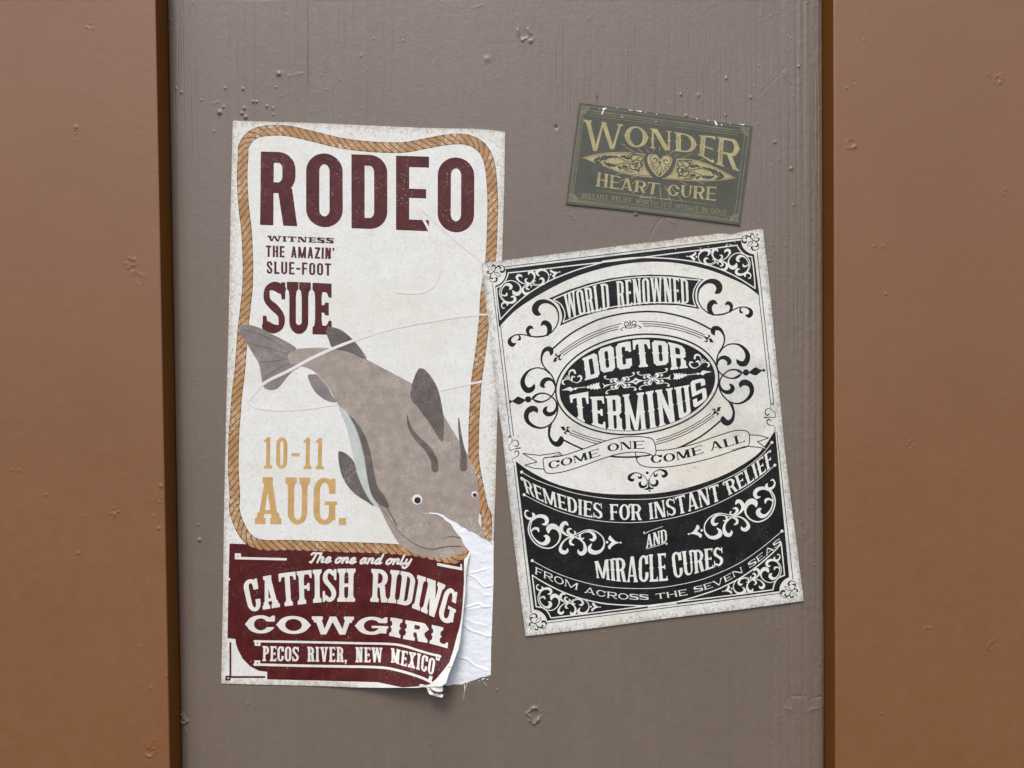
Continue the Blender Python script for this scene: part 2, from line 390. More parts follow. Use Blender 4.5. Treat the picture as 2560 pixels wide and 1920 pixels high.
def glyph(c, w, S):
    st, hb, th, sl, sh, tw, tl, sp = (S[k] for k in ('st', 'hb', 'th', 'sl', 'sh', 'tw', 'tl', 'spur'))
    O = []
    add = lambda *k: O.append(('+', k)); cut = lambda *k: O.append(('-', k)); pen = lambda p, ww: O.append(('s', p, ww))
    e = sl; mode = S['mode']
    def serif(x0, x1, y):
        if sl <= 0: return
        y0, y1 = (0, sh) if y == 0 else (1-sh, 1)
        b = sh*.7
        if y == 0: add([(x0-sl, 0), (x1+sl, 0), (x1+sl, sh*.8), (x1+sl*.25, sh*1.05), (x1, sh+b), (x0, sh+b), (x0-sl*.25, sh*1.05), (x0-sl, sh*.8)])
        else: add([(x0-sl, 1), (x1+sl, 1), (x1+sl, 1-sh*.8), (x1+sl*.25, 1-sh*1.05), (x1, 1-sh-b), (x0, 1-sh-b), (x0-sl*.25, 1-sh*1.05), (x0-sl, 1-sh*.8)])
    def spurs(x0, x1, y=.5, l=True, r=True):
        if sp <= 0: return
        k = sp*1.5
        if l: add([(x0+.02, y-k), (x0-sp*.3, y-k*.45), (x0-sp, y), (x0-sp*.3, y+k*.45), (x0+.02, y+k)])
        if r: add([(x1-.02, y-k), (x1+sp*.3, y-k*.45), (x1+sp, y), (x1+sp*.3, y+k*.45), (x1-.02, y+k)])
    def stem(x, t=None, top=1, bot=1, l=True, r=True):
        t = t or st
        add(rect(x, 0, x+t, 1))
        if top: serif(x, x+t, 1)
        if bot: serif(x, x+t, 0)
        spurs(x, x+t, .5, l, r)
    def slits(x, t=None, y0=.16, y1=.84):
        if S['slit'] > 0:
            t = t or st; m = x+t/2; k = S['slit']/2
            cut(rect(m-k, y0, m+k, .5-.07)); cut(rect(m-k, .57, m+k, y1)); cut([(m-k*2, .5), (m, .55), (m+k*2, .5), (m, .45)])
    def ring(x0, y0, x1, y1, right=False):
        W_, H_ = x1-x0, y1-y0
        if mode == 'o': rx = ry = S['ch']
        else: rx = W_ if right else W_/2; ry = min(H_/2, max(W_/2*S['rf'], .1)) if S['rf'] < 5 else H_/2; rx = rx if not right else min(W_, max(ry, .2))
        add(rbox(x0, y0, x1, y1, rx, ry, mode, right, True))
        ix0, ix1, iy0, iy1 = x0+st, x1-st, y0+hb, y1-hb
        if mode == 'o': irx = iry = S['ch']*.35
        else: irx = max(rx-st, (ix1-ix0)*.35); iry = max(ry-hb, .06)
        cut(rbox(ix0, iy0, ix1, iy1, irx, iry, mode, right))
    def tipv(x, y, up, hang=None):          # vertical serif at the end of an arm
        if tw <= 0: return
        L = hang or tl
        add([(x-tw*.75, y), (x, y), (x, y+up*(hb+L)), (x-tw*.55, y+up*(hb+L)), (x-tw*.9, y+up*(hb+L*.15)), (x-tw*1.5, y+up*hb*.8)])
    if c == 'I': stem(e); slits(e)
    elif c in 'LEF':
        stem(e, bot=1)
        x1 = w
        if c != 'L': add(rect(e, 1-hb, x1, 1)); tipv(x1, 1, -1)
        if c != 'F': add(rect(e, 0, x1, hb)); tipv(x1, 0, 1)
        if c != 'L':
            xm = e+st+(w-e-st)*(.72 if tw else .86)
            y = .5
            add(rect(e, y-hb*.42, xm, y+hb*.42))
            if tw > 0: add([(xm-tw*.7, y-hb*.4-tl*.55), (xm, y-hb*.4-tl*.55), (xm, y+hb*.4+tl*.55), (xm-tw*.7, y+hb*.4+tl*.55), (xm-tw*1.2, y)])
        if S['ball'] > 0:
            b = S['ball']
            for yy in ([1-b] if c == 'F' else [b] if c == 'L' else [1-b, b]): O.append(('d', (x1-b*.5, yy), b))
        slits(e)
    elif c == 'H':
        stem(e); stem(w-e-st); add(rect(e, .5-hb*.42, w-e, .5+hb*.42)); slits(e); slits(w-e-st)
    elif c == 'T':
        m = w/2; add(rect(0, 1-hb, w, 1)); stem(m-st/2, top=0)
        if tw > 0:
            L = tl
            add([(0, 1), (tw*.75, 1), (tw*1.5, 1-hb*.8), (tw*.9, 1-hb-L*.15), (tw*.55, 1-hb-L), (0, 1-hb-L)]); tipv(w, 1, -1)
        if S['ball'] > 0:
            for xx in (S['ball']*.6, w-S['ball']*.6): O.append(('d', (xx, 1-S['ball']), S['ball']))
        slits(m-st/2)
    elif c in 'NM':
        tN = th
        if c == 'N':
            stem(e, tN, top=1); stem(w-e-tN, tN, bot=0, top=1)
            d = S['diag']*1.05
            add([(e, 1), (e+d*1.15, 1), (w-e, 0), (w-e-d*1.15, 0)])
        else:
            stem(e, tN); stem(w-e-S['mst'], S['mst'])
            d = S['diag']*.95; m = w/2; yb = .0 if sl == 0 else .04
            add([(e, 1), (e+d*1.1, 1), (m+d*.45, yb), (m-d*.45, yb)]); add([(w-e, 1), (w-e-d*1.1, 1), (m-d*.45, yb), (m+d*.45, yb)])
        if c == 'M': slits(w-e-S['mst'], S['mst'])
    elif c == 'W':
        d = S['diag']; t2 = th; m = w/2; a = w*.27
        x0, x1 = e*.8, w-e*.8
        add([(x0, 1), (x0+d, 1), (a+d*.42, 0), (a-d*.42, 0)]); add([(m-t2*.55, 1), (m+t2*.45, 1), (a+d*.42, 0), (a-d*.2, 0)])
        add([(m-d*.5, 1), (m+d*.5, 1), (w-a+d*.42, 0), (w-a-d*.42, 0)]); add([(x1-t2, 1), (x1, 1), (w-a+d*.42, 0), (w-a-t2*.3, 0)])
        serif(x0, x0+d, 1); serif(x1-t2, x1, 1)
        if sl > 0 and S['mw']: serif(m-d*.5, m+d*.5, 1)
        spurs(x0+.13*w, x0+.13*w+d*.9, .5, True, False)
    elif c == 'V':
        d = S['diag']; x0, x1 = e*.8, w-e*.8; m = w/2; k = max(d, th)*.5
        add([(x0, 1), (x0+d, 1), (m+k, 0), (m-k, 0)]); add([(x1-th, 1), (x1, 1), (m+k, 0), (m-k*.2, 0)]); serif(x0, x0+d, 1); serif(x1-th, x1, 1)
    elif c == 'A':
        tR, tL = S['diag'], min(th, S['diag']); x0, x1 = e, w-e; m = w/2; k = max(tR, tL)*.5
        add([(x0, 0), (x0+tL, 0), (m+k*.4, 1), (m-k, 1)]); add([(x1-tR, 0), (x1, 0), (m+k, 1), (m-k, 1)])
        yb = .22; f = yb+hb*.4
        add([(x0+(m-x0)*yb, yb), (x1-(x1-m)*yb, yb), (x1-(x1-m)*(yb+hb*.8), yb+hb*.8), (x0+(m-x0)*(yb+hb*.8), yb+hb*.8)])
        serif(x0, x0+tL, 0); serif(x1-tR, x1, 0)
        if S['atop']: serif(m-k, m+k*.6, 1)
        spurs(x1-tR*.9-(x1-m)*.5, x1-(x1-m)*.5-.01, .5, False, True)
    elif c == 'X':
        d = S['diag']; x0, x1 = e, w-e
        add([(x0, 1), (x0+d, 1), (x1, 0), (x1-d, 0)]); add([(x1-th, 1), (x1, 1), (x0+th, 0), (x0, 0)])
        for y in (0, 1): serif(x0, x0+th, y); serif(x1-d, x1, y)
    elif c == 'Z':
        add(rect(0, 1-hb, w, 1)); add(rect(0, 0, w, hb)); d = S['diag']*1.15
        add([(w, 1-hb*.6), (w-d, 1-hb*.6), (0, hb*.6), (d, hb*.6)])
    elif c == 'U':
        t2 = th if th != st else st
        x0, x1 = e, w-e; ry = min(.5, (x1-x0)/2*min(S['rf'], 1.3)); rx = (x1-x0)/2
        if mode == 'o': rx = ry = S['ch']
        O.append(('+', (rbox(x0, 0, x1, 1.6, rx, ry, mode, False, True),)))
        cut(rbox(x0+st, hb, x1-t2, 1.7, max(rx-st, .03), max(ry-hb, .05), mode)); cut(rect(-.3, 1, w+.3, 2))
        serif(x0, x0+st, 1); serif(x1-t2, x1, 1); spurs(x0, x0+st); spurs(x1-t2, x1); slits(x0, None, .3, .84)
    elif c in 'O0CG':
        ring(0, 0, w, 1)
        if c in 'O0':
            if sp > 0:
                spurs(0, st, .5, True, mode == 'o'); spurs(w-st, w, .5, mode == 'o', True)
            slits(0, None, .3, .7); slits(w-st, None, .3, .7)
        else:
            g0 = .36 if c == 'C' else .5
            cut(rect(w*.5, g0, w+.2, .66))
            if tw > 0:
                xr = w
                add([(xr-tw*.8, .985), (xr, .985), (xr, .985-hb-tl*1.2), (xr-tw*.6, .985-hb-tl*1.2), (xr-max(tw, st)*1.0, .985-hb-tl*.2)])
            if S['ball'] > 0: O.append(('d', (w-S['ball']*.9, .70), S['ball']*1.15))
            if c == 'G':
                add(rect(w-st, .1 if tw else .14, w, .5)); add(rect(w*.5, .5-hb*.75, w+sl*.7, .5))
            spurs(0, st, .5, True, mode == 'o'); slits(0, None, .3, .7)
    elif c == 'D':
        stem(e); ring(e, 0, w, 1, True)
        spurs(w-st, w, .5, False, True); slits(e); slits(w-st, None, .3, .7)
    elif c in 'PR':
        y0 = .44
        stem(e); 
        ring(e, y0, w-(0 if c == 'P' else st*.15), 1, True)
        if c == 'R':
            k = st*1.05; xb = w-(sl*.4)
            a = e+st+(w-e-st)*.28
            if mode == 'o':
                add([(w-st*1.1, y0+hb), (w-st*.1, y0+hb), (w-sl*.5, 0), (w-sl*.5-k, 0)]); serif(w-sl*.6-k, w-sl*.5, 0)
                cut([(w+.06, .55), (w-st*.35, .50), (w-st*.62, .43), (w-st*.35, .36), (w+.06, .31)])
            else:
                add([(a-k*.2, y0+hb*.5), (a+k*.85, y0+hb*.5), (xb, 0), (xb-k, 0)])
                if sl > 0: add([(xb-k*.7, 0), (xb+sl*.7, 0), (xb+sl*.7, sh*.8), (xb-k*.2, sh*1.5)])
            spurs(w-st*1.1, w-st*.15, .72, False, True)
        if S['ball'] > 0 and S['hook']: O.append(('s', [(e+st*.3, .93), (e-.09, .98), (e-.17, .88), (e-.11, .80)], [hb, hb, hb*.9, S['ball']*1.7]))
        slits(e)
    elif c == 'S':
        if mode == 'o':
            add(rbox(0, .42, w, 1, S['ch'], S['ch'], 'o', False, True)); cut(rect(st, .42+hb, w-st, 1-hb)); cut(rect(w-st-.01, .42, w+.1, .68))
            add(rbox(0, 0, w, .42+hb, S['ch'], S['ch'], 'o', False, True)); cut(rect(st, hb, w-st, .42)); cut(rect(-.1, .31, st+.01, .42))
            add(rect(0, .55, st, .9)); add(rect(w-st, .1, w, .45))
        else:
            a = st*.5; ww = max(st*1.02, .0)
            f = .02
            P = [(w-a, .72), (w-a*1.3, .86), (w*.5, 1-hb/2), (a*1.4, .87), (a, .74), (a*1.5, .62), (w*.5, .505), (w-a*1.5, .38), (w-a, .26), (w-a*1.4, .13), (w*.5, hb/2), (a*1.3, .14), (a, .28)]
            Wd = [st*.85, hb*1.1, hb, st*.85, st*.95, st*.98, (st+hb)*.5, st*.98, st*.95, st*.85, hb, hb*1.1, st*.85]
            if tw > 0: P = P[1:-1]; Wd = Wd[1:-1]
            if S['ball'] > 0: Wd[0] = Wd[-1] = S['ball']*1.9
            pen(P, Wd)
            if tw > 0:
                add([(w-tw*.8, .99), (w, .99), (w, .66), (w-tw*.7, .66), (w-tw*1.0, .86)]); add([(tw*.8, .01), (0, .01), (0, .34), (tw*.7, .34), (tw*1.0, .14)])
    elif c == '1':
        m = w*.52; add(rect(m-st/2, 0, m+st/2, 1)); serif(m-st/2, m+st/2, 0)
        add([(m-st/2, 1), (m-st/2, .86), (m-st/2-sl*1.1, .84), (m-st/2-sl*1.1, .9), (m-st*.1, 1)])
    elif c == '-': add(rect(0, .40, w, .40+hb))
    elif c == '.': add(rect(0, 0, w, max(w*.9, .15)))
    elif c == ',': add(rect(0, 0, w*.9, .16)); add([(w*.3, .03), (w*.9, .03), (w*.5, -.16), (w*.2, -.14)])
    elif c == "'": add(rect(0, .82, w, 1)); add([(w*.4, .84), (w, .84), (w*.55, .68), (w*.25, .70)])
    return O

TEXTLOG = []
def text(F, s, bot, top, S, op='+', widths=None):
    bot = np.asarray(bot, float); top = np.asarray(top, float)
    mid = (bot+top)/2
    def dense(p):
        return spline(p, 12) if len(p) > 2 else np.array([p[0]+(p[1]-p[0])*t for t in np.linspace(0, 1, 13)])
    B, T = dense(bot), dense(top); Mi = (B+T)/2
    cl = np.concatenate([[0], np.cumsum(np.hypot(*np.diff(Mi, axis=0).T))]); Ltot = cl[-1]
    # tilt-free height: distance between the curves measured across the line
    hgt = np.mean(np.hypot(*(T-B).T)); tn = np.gradient(Mi, axis=0); tn /= np.hypot(*tn.T)[:, None]
    cr = np.abs(tn[:, 0]*(T-B)[:, 1]-tn[:, 1]*(T-B)[:, 0]).mean()
    A = Ltot/cr
    chars = list(s); wb = []
    for i, c in enumerate(chars):
        if c == ' ': wb.append(S['space'])
        elif c == 'I': wb.append(S['st']+2*S['sl'])
        else: wb.append((widths or {}).get(c, BW[c]))
    fix = sum(x for c, x in zip(chars, wb) if c in ' I')+S['track']*(len(chars)-1); var = sum(x for c, x in zip(chars, wb) if c not in ' I')
    wf = (A-fix)/max(var, 1e-6)
    if wf < .97:                          # too tight: condense the whole alphabet sideways
        kx = A/(fix+var); S = dict(S); wf = kx
        for q in ('st', 'sl', 'tw', 'th', 'diag', 'track', 'slit', 'mst', 'ch'): S[q] = S[q]*kx
        wb = [(S['st']+2*S['sl'])/kx*kx if c == 'I' else x*kx if c == ' ' else x for c, x in zip(chars, wb)]
    TEXTLOG.append((s, round(wf, 2), round(A, 2)))
    W_ = [x if c in ' I' else x*wf for c, x in zip(chars, wb)]
    tot = sum(W_)+S['track']*(len(chars)-1); scl = Ltot/tot
    def mp(p, x0):
        p = np.asarray(p, float); t = (x0+p[:, 0])*scl
        bx = np.stack([np.interp(t, cl, B[:, 0]), np.interp(t, cl, B[:, 1])], 1); tx = np.stack([np.interp(t, cl, T[:, 0]), np.interp(t, cl, T[:, 1])], 1)
        ex = np.where(t < 0, t, np.where(t > Ltot, t-Ltot, 0))[:, None]
        dr = np.where((t < Ltot/2)[:, None], tn[0][None], tn[-1][None])
        return bx+(tx-bx)*p[:, 1:2]+ex*dr
    def dens(p):
        p = list(p); o = []
        for a, b in zip(p, p[1:]+p[:1]):
            n = max(1, int(math.hypot(b[0]-a[0], b[1]-a[1])/.15)); o += [(a[0]+(b[0]-a[0])*k/n, a[1]+(b[1]-a[1])*k/n) for k in range(n)]
        return o
    x = 0
    for c, w in zip(chars, W_):
        if c != ' ':
            ops = glyph(c, w, S)
            allp = []
            for o in ops:
                if o[0] in '+-': allp += [mp(k, x) for k in o[1]]
                elif o[0] == 's': allp.append(mp(o[1], x))
                else: allp.append(mp([o[1]], x))
            al = np.vstack(allp); pad = cr*.3
            G = Field(al[:, 0].min()-pad, al[:, 1].min()-pad, al[:, 0].max()+pad, al[:, 1].max()+pad, F.r)
            for o in ops:
                if o[0] in '+-': G.fill(*[mp(dens(k), x) for k in o[1]], op=o[0])
                elif o[0] == 's': G.line(mp(o[1], x), np.asarray(o[2])*cr)
                else: G.dot(mp([o[1]], x)[0], o[2]*cr)
            i0 = (G.x0-F.x0)*F.r; j0 = (G.y0-F.y0)*F.r
            a0, b0 = max(0, i0), max(0, j0); a1 = min(F.nx+1, i0+G.nx+1); b1 = min(F.ny+1, j0+G.ny+1)
            if a1 > a0 and b1 > b0:
                F.put(((slice(b0, b1), slice(a0, a1)), G.a[b0-j0:b1-j0, a0-i0:a1-i0]), op)
        x += w+S['track']
    return F

SCRIPT = dict(T=([[(-.05, 1.45), (.1, 1.72), (.5, 1.7), (1.0, 1.75)], [(.5, 1.7), (.45, .9), (.35, 0.02), (.15, .05)]], .95), h=([[(0, 1.75), (0, 0)], [(0, .5), (.25, .98), (.5, .85), (.48, .15), (.72, .1)]], .78),
    e=([[(.06, .45), (.42, .6), (.45, .9), (.22, 1), (.02, .6), (.06, .12), (.32, .02), (.68, .3)]], .7), o=([[(.28, 1), (.02, .6), (.06, .1), (.3, .02), (.54, .4), (.48, .9), (.28, 1), (.75, .85)]], .75),
    n=([[(0, .95), (.02, 0)], [(.02, .4), (.25, .98), (.5, .85), (.48, .15), (.75, .2)]], .8), a=([[(.5, .85), (.28, 1), (.02, .55), (.08, .06), (.28, .05), (.5, .6)], [(.53, 1), (.5, .15), (.75, .2)]], .8),
    d=([[(.5, .85), (.28, 1), (.02, .55), (.08, .06), (.28, .05), (.5, .6)], [(.56, 1.75), (.5, .15), (.75, .2)]], .8), l=([[(0, 1.75), (-.02, .25), (.12, .0), (.38, .25)]], .42),
    y=([[(0, .95), (.02, .2), (.2, .03), (.48, .5)], [(.54, 1), (.46, -.1), (.25, -.62), (-.05, -.6), (-.12, -.35)]], .7))
def script(F, s, a, b, xh, w, slant=.42):
    a = np.asarray(a, float).reshape(2); b = np.asarray(b, float).reshape(2)
    tot = sum(.45 if c == ' ' else SCRIPT[c][1]+.12 for c in s); L = np.hypot(*(b-a)); k = L/tot; d = (b-a)/L; n = np.array([d[1], -d[0]])
    x = 0
    for c in s:
        if c == ' ': x += .45; continue
        for st in SCRIPT[c][0]:
            F.line([a+d*((x+p[0])*k+slant*p[1]*xh)+n*p[1]*xh for p in st], w)
        x += SCRIPT[c][1]+.12

# ------------------------------------------------------------------ the boards
A1 = Z(560, 280, 3.0722); A2 = Z(540, 780, 3.0722); A3 = Z(540, 1240, 3.0722); d1 = Z(1000, 1360, 8.5077); d2 = Z(960, 1540, 6.9125); d3 = Z(1000, 1180, 8.5077); d4 = Z(560, 580, 7.3733)
T1 = Z(1180, 560, 2.9105); T2 = Z(1230, 1050, 2.765); c1 = Z(1680, 570, 8.5077); c2 = Z(1700, 690, 8.5077); c3 = Z(1720, 830, 8.5077); c4 = Z(1400, 840, 5.53); c5 = Z(1700, 1160, 6.9125); c6 = Z(1300, 1040, 5.53); d5 = Z(1300, 1380, 6.9125)
W1 = Z(1390, 240, 4.2538); d6 = Z(1560, 360, 7.3733); PX = Z(0, 0, 1)

# outlines of the three papers
tear_up = d3((430, 825), (520, 870), (600, 852), (660, 846), (720, 850), (780, 858), (830, 870), (920, 900), (960, 935), (1000, 960), (1050, 995), (1100, 1015), (1150, 1032), (1200, 1060), (1250, 1105), (1300, 1140), (1345, 1160), (1400, 1188), (1450, 1248), (1500, 1256), (1560, 1270), (1640, 1320), (1720, 1390), (1780, 1412), (1830, 1430), (1880, 1455), (1920, 1490), (1960, 1520), (2000, 1560))
tear_lo = d3((480, 862), (520, 884), (580, 878), (650, 885), (720, 888), (800, 905), (860, 932), (900, 960), (950, 1005), (1000, 1050), (1050, 1080), (1090, 1110), (1120, 1170), (1150, 1220), (1200, 1290), (1260, 1360), (1310, 1410), (1330, 1470), (1350, 1530))
rim_out = np.vstack([d1((1395, 60), (1440, 110), (1475, 160), (1485, 240), (1450, 330), (1430, 450), (1410, 600), (1397, 800), (1395, 1000), (1380, 1150), (1362, 1300), (1335, 1600)), d2((1340, 200), (1325, 380), (1290, 560), (1230, 720), (1170, 880), (1120, 1000), (1075, 1160), (1000, 1215))])
maroon_edge = np.vstack([d1((1368, 215), (1362, 350), (1360, 500), (1362, 800), (1345, 1100), (1330, 1300), (1300, 1600)), d2((1310, 180), (1250, 380), (1200, 580), (1130, 800), (1040, 920), (900, 1090), (790, 1180))])
bottom_edge = A3((1560, 1472), (1430, 1472), (1240, 1472), (1050, 1470), (950, 1464), (700, 1456), (400, 1450), (40, 1440))
P_TOP = np.vstack([A1((68, 66), (400, 76), (700, 85), (1100, 103), (1500, 121), (1750, 127), (1900, 128), (2040, 138), (2160, 152))])
P_RIGHT = np.vstack([A1((2152, 600), (2140, 1000)), A2((2164, 700), (2148, 1300)), A3((2145, 0), (2133, 330))])
P_LEFT = np.vstack([A3((55, 700), (62, 100)), A2((62, 1500), (80, 700), (98, 60)), A1((38, 1500), (52, 700))])
RODEO = np.vstack([P_TOP, P_RIGHT, tear_up[::-1], tear_lo[1:], rim_out, bottom_edge, P_LEFT])
MONO = np.vstack([T1((68, 285), (500, 232), (1000, 168), (1500, 110)), c1((0, 240), (330, 195), (700, 155), (800, 140), (950, 122), (1100, 118), (1240, 135), (1290, 130), (1500, 78), (1880, 22), (1940, 30)),
                  c1((1975, 400), (2040, 900), (2100, 1500)), T2((2025, 215), (2060, 500), (2105, 850), (2155, 1250)), T2((1700, 1312), (1200, 1372), (700, 1440), (232, 1495)), T2((170, 1000), (112, 500), (72, 100)), T1((190, 1330), (110, 640))])
CARD = W1((248, 72), (600, 115), (1200, 203), (1600, 262), (2092, 318), (2060, 620), (2010, 1000), (1960, 1375), (1400, 1300), (700, 1212), (105, 1148), (150, 800), (200, 440))

def inside(poly, U, V):
    c = np.zeros(U.shape, bool); p = np.asarray(poly)
    for (xa, ya), (xb, yb) in zip(p, np.roll(p, -1, 0)):
        if ya == yb: continue
        t = ((ya > V) != (yb > V)) & (U < (xb-xa)*(V-ya)/(yb-ya)+xa); c ^= t
    return c
def vnoise(U, V, sx, sy, seed):
    g = np.random.RandomState(seed).rand(257, 257); x = U/sx; y = V/sy
    i = np.floor(x).astype(int); j = np.floor(y).astype(int); f = x-i; q = y-j; f = f*f*(3-2*f); q = q*q*(3-2*q); i %= 256; j %= 256
    return (g[j, i]*(1-f)+g[j, i+1]*f)*(1-q)+(g[j+1, i]*(1-f)+g[j+1, i+1]*f)*q-.5

def heightfield(name, xr, zr, dx, dz, hfun, mat, y0=0., parent=None, mat2=None):
    def axis(lo, hi, a, b, d):                 # fine steps between a and b, coarse ones beyond
        a, b = max(a, lo), min(b, hi); p = np.linspace(a, b, int((b-a)/d)+1)
        return np.concatenate([np.linspace(lo, a, 14)[:-1] if a-lo > .01 else [], p, np.linspace(b, hi, 14)[1:] if hi-b > .01 else []])
    ax, az = axis(*xr, -.72, .72, dx), axis(*zr, .98, 2.02, dz); nx, nz = len(ax), len(az)
    X, Zz = np.meshgrid(ax, az)
    H = hfun(X, Zz); V = np.stack([X, -(H+y0), Zz], -1).reshape(-1, 3)
    k = np.arange(nx*nz).reshape(nz, nx)
    q = np.stack([k[:-1, :-1], k[:-1, 1:], k[1:, 1:], k[1:, :-1]], -1).reshape(-1, 4)
    # sides and back, so that the board is solid
    rim = np.concatenate([k[0, :], k[1:, -1], k[-1, ::-1][1:], k[::-1, 0][1:-1]])
    B = V[rim].copy(); B[:, 1] = .034; n0 = len(V); V = np.vstack([V, B]); m = len(rim); i = np.arange(m); j = (i+1) % m
    s = np.stack([rim[j], rim[i], n0+i, n0+j], 1)
    loops = np.concatenate([q.ravel(), s.ravel()])
    o = link_mesh(name, V, loops, np.full(len(q)+len(s), 4), mat, parent)
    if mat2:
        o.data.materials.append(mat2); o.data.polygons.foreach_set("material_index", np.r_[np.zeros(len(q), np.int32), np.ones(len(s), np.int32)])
    return o

MM = .001
def bumps(H, U, V, L):
    """Paint blobs, pits and knots: (u, v, radius, height in mm, kind)."""
    for u, v, r, h, kind in L:
        m = (np.abs(U-u) < r*2.6) & (np.abs(V-v) < r*2.6)
        jj, ii = np.nonzero(m)
        if not len(jj): continue
        a, b, c, d = jj.min(), jj.max()+1, ii.min(), ii.max()+1
        Us, Vs = U[a:b, c:d]-u, V[a:b, c:d]-v
        rr = np.hypot(Us, Vs)
        if kind == 'ring': rr = rr*(1+.9*vnoise(Us+999+u, Vs+999+v, r*.9, r*.7, 3)); g = .75*np.exp(-((rr-r)/(r*.28))**2)*np.clip(.55+2.2*vnoise(Us+400+v, Vs+400+u, r*.8, r*.8, 8), 0, 1.1)-.3*np.exp(-(rr/(r*.7))**2)
        elif kind == 'crack': g = -np.exp(-((rr-r)/(2.0))**2)*(vnoise(Us+500, Vs+500, r*.5, r*.5, 5) > -.12)
        else: g = np.exp(-(rr/r)**2*1.4)
        H[a:b, c:d] += h*MM*g
def scratches(H, U, V, L):
    for pts, w, h in L:
        P = spline(np.array(pts, float), 8) if len(pts) > 2 else np.array(pts, float)
        for a, b in zip(P[:-1], P[1:]):
            m = w*3
            jj, ii = np.nonzero((U > min(a[0], b[0])-m) & (U < max(a[0], b[0])+m) & (V > min(a[1], b[1])-m) & (V < max(a[1], b[1])+m))
            if not len(jj): continue
            y0, y1, x0, x1 = jj.min(), jj.max()+1, ii.min(), ii.max()+1
            us, vs = U[y0:y1, x0:x1], V[y0:y1, x0:x1]; d = b-a; L2 = d@d
            t = np.clip(((us-a[0])*d[0]+(vs-a[1])*d[1])/L2, 0, 1); g = np.exp(-((us-a[0]-t*d[0])**2+(vs-a[1]-t*d[1])**2)/w**2)*h*MM
            H[y0:y1, x0:x1] = np.maximum(H[y0:y1, x0:x1], g) if h > 0 else np.minimum(H[y0:y1, x0:x1], g)

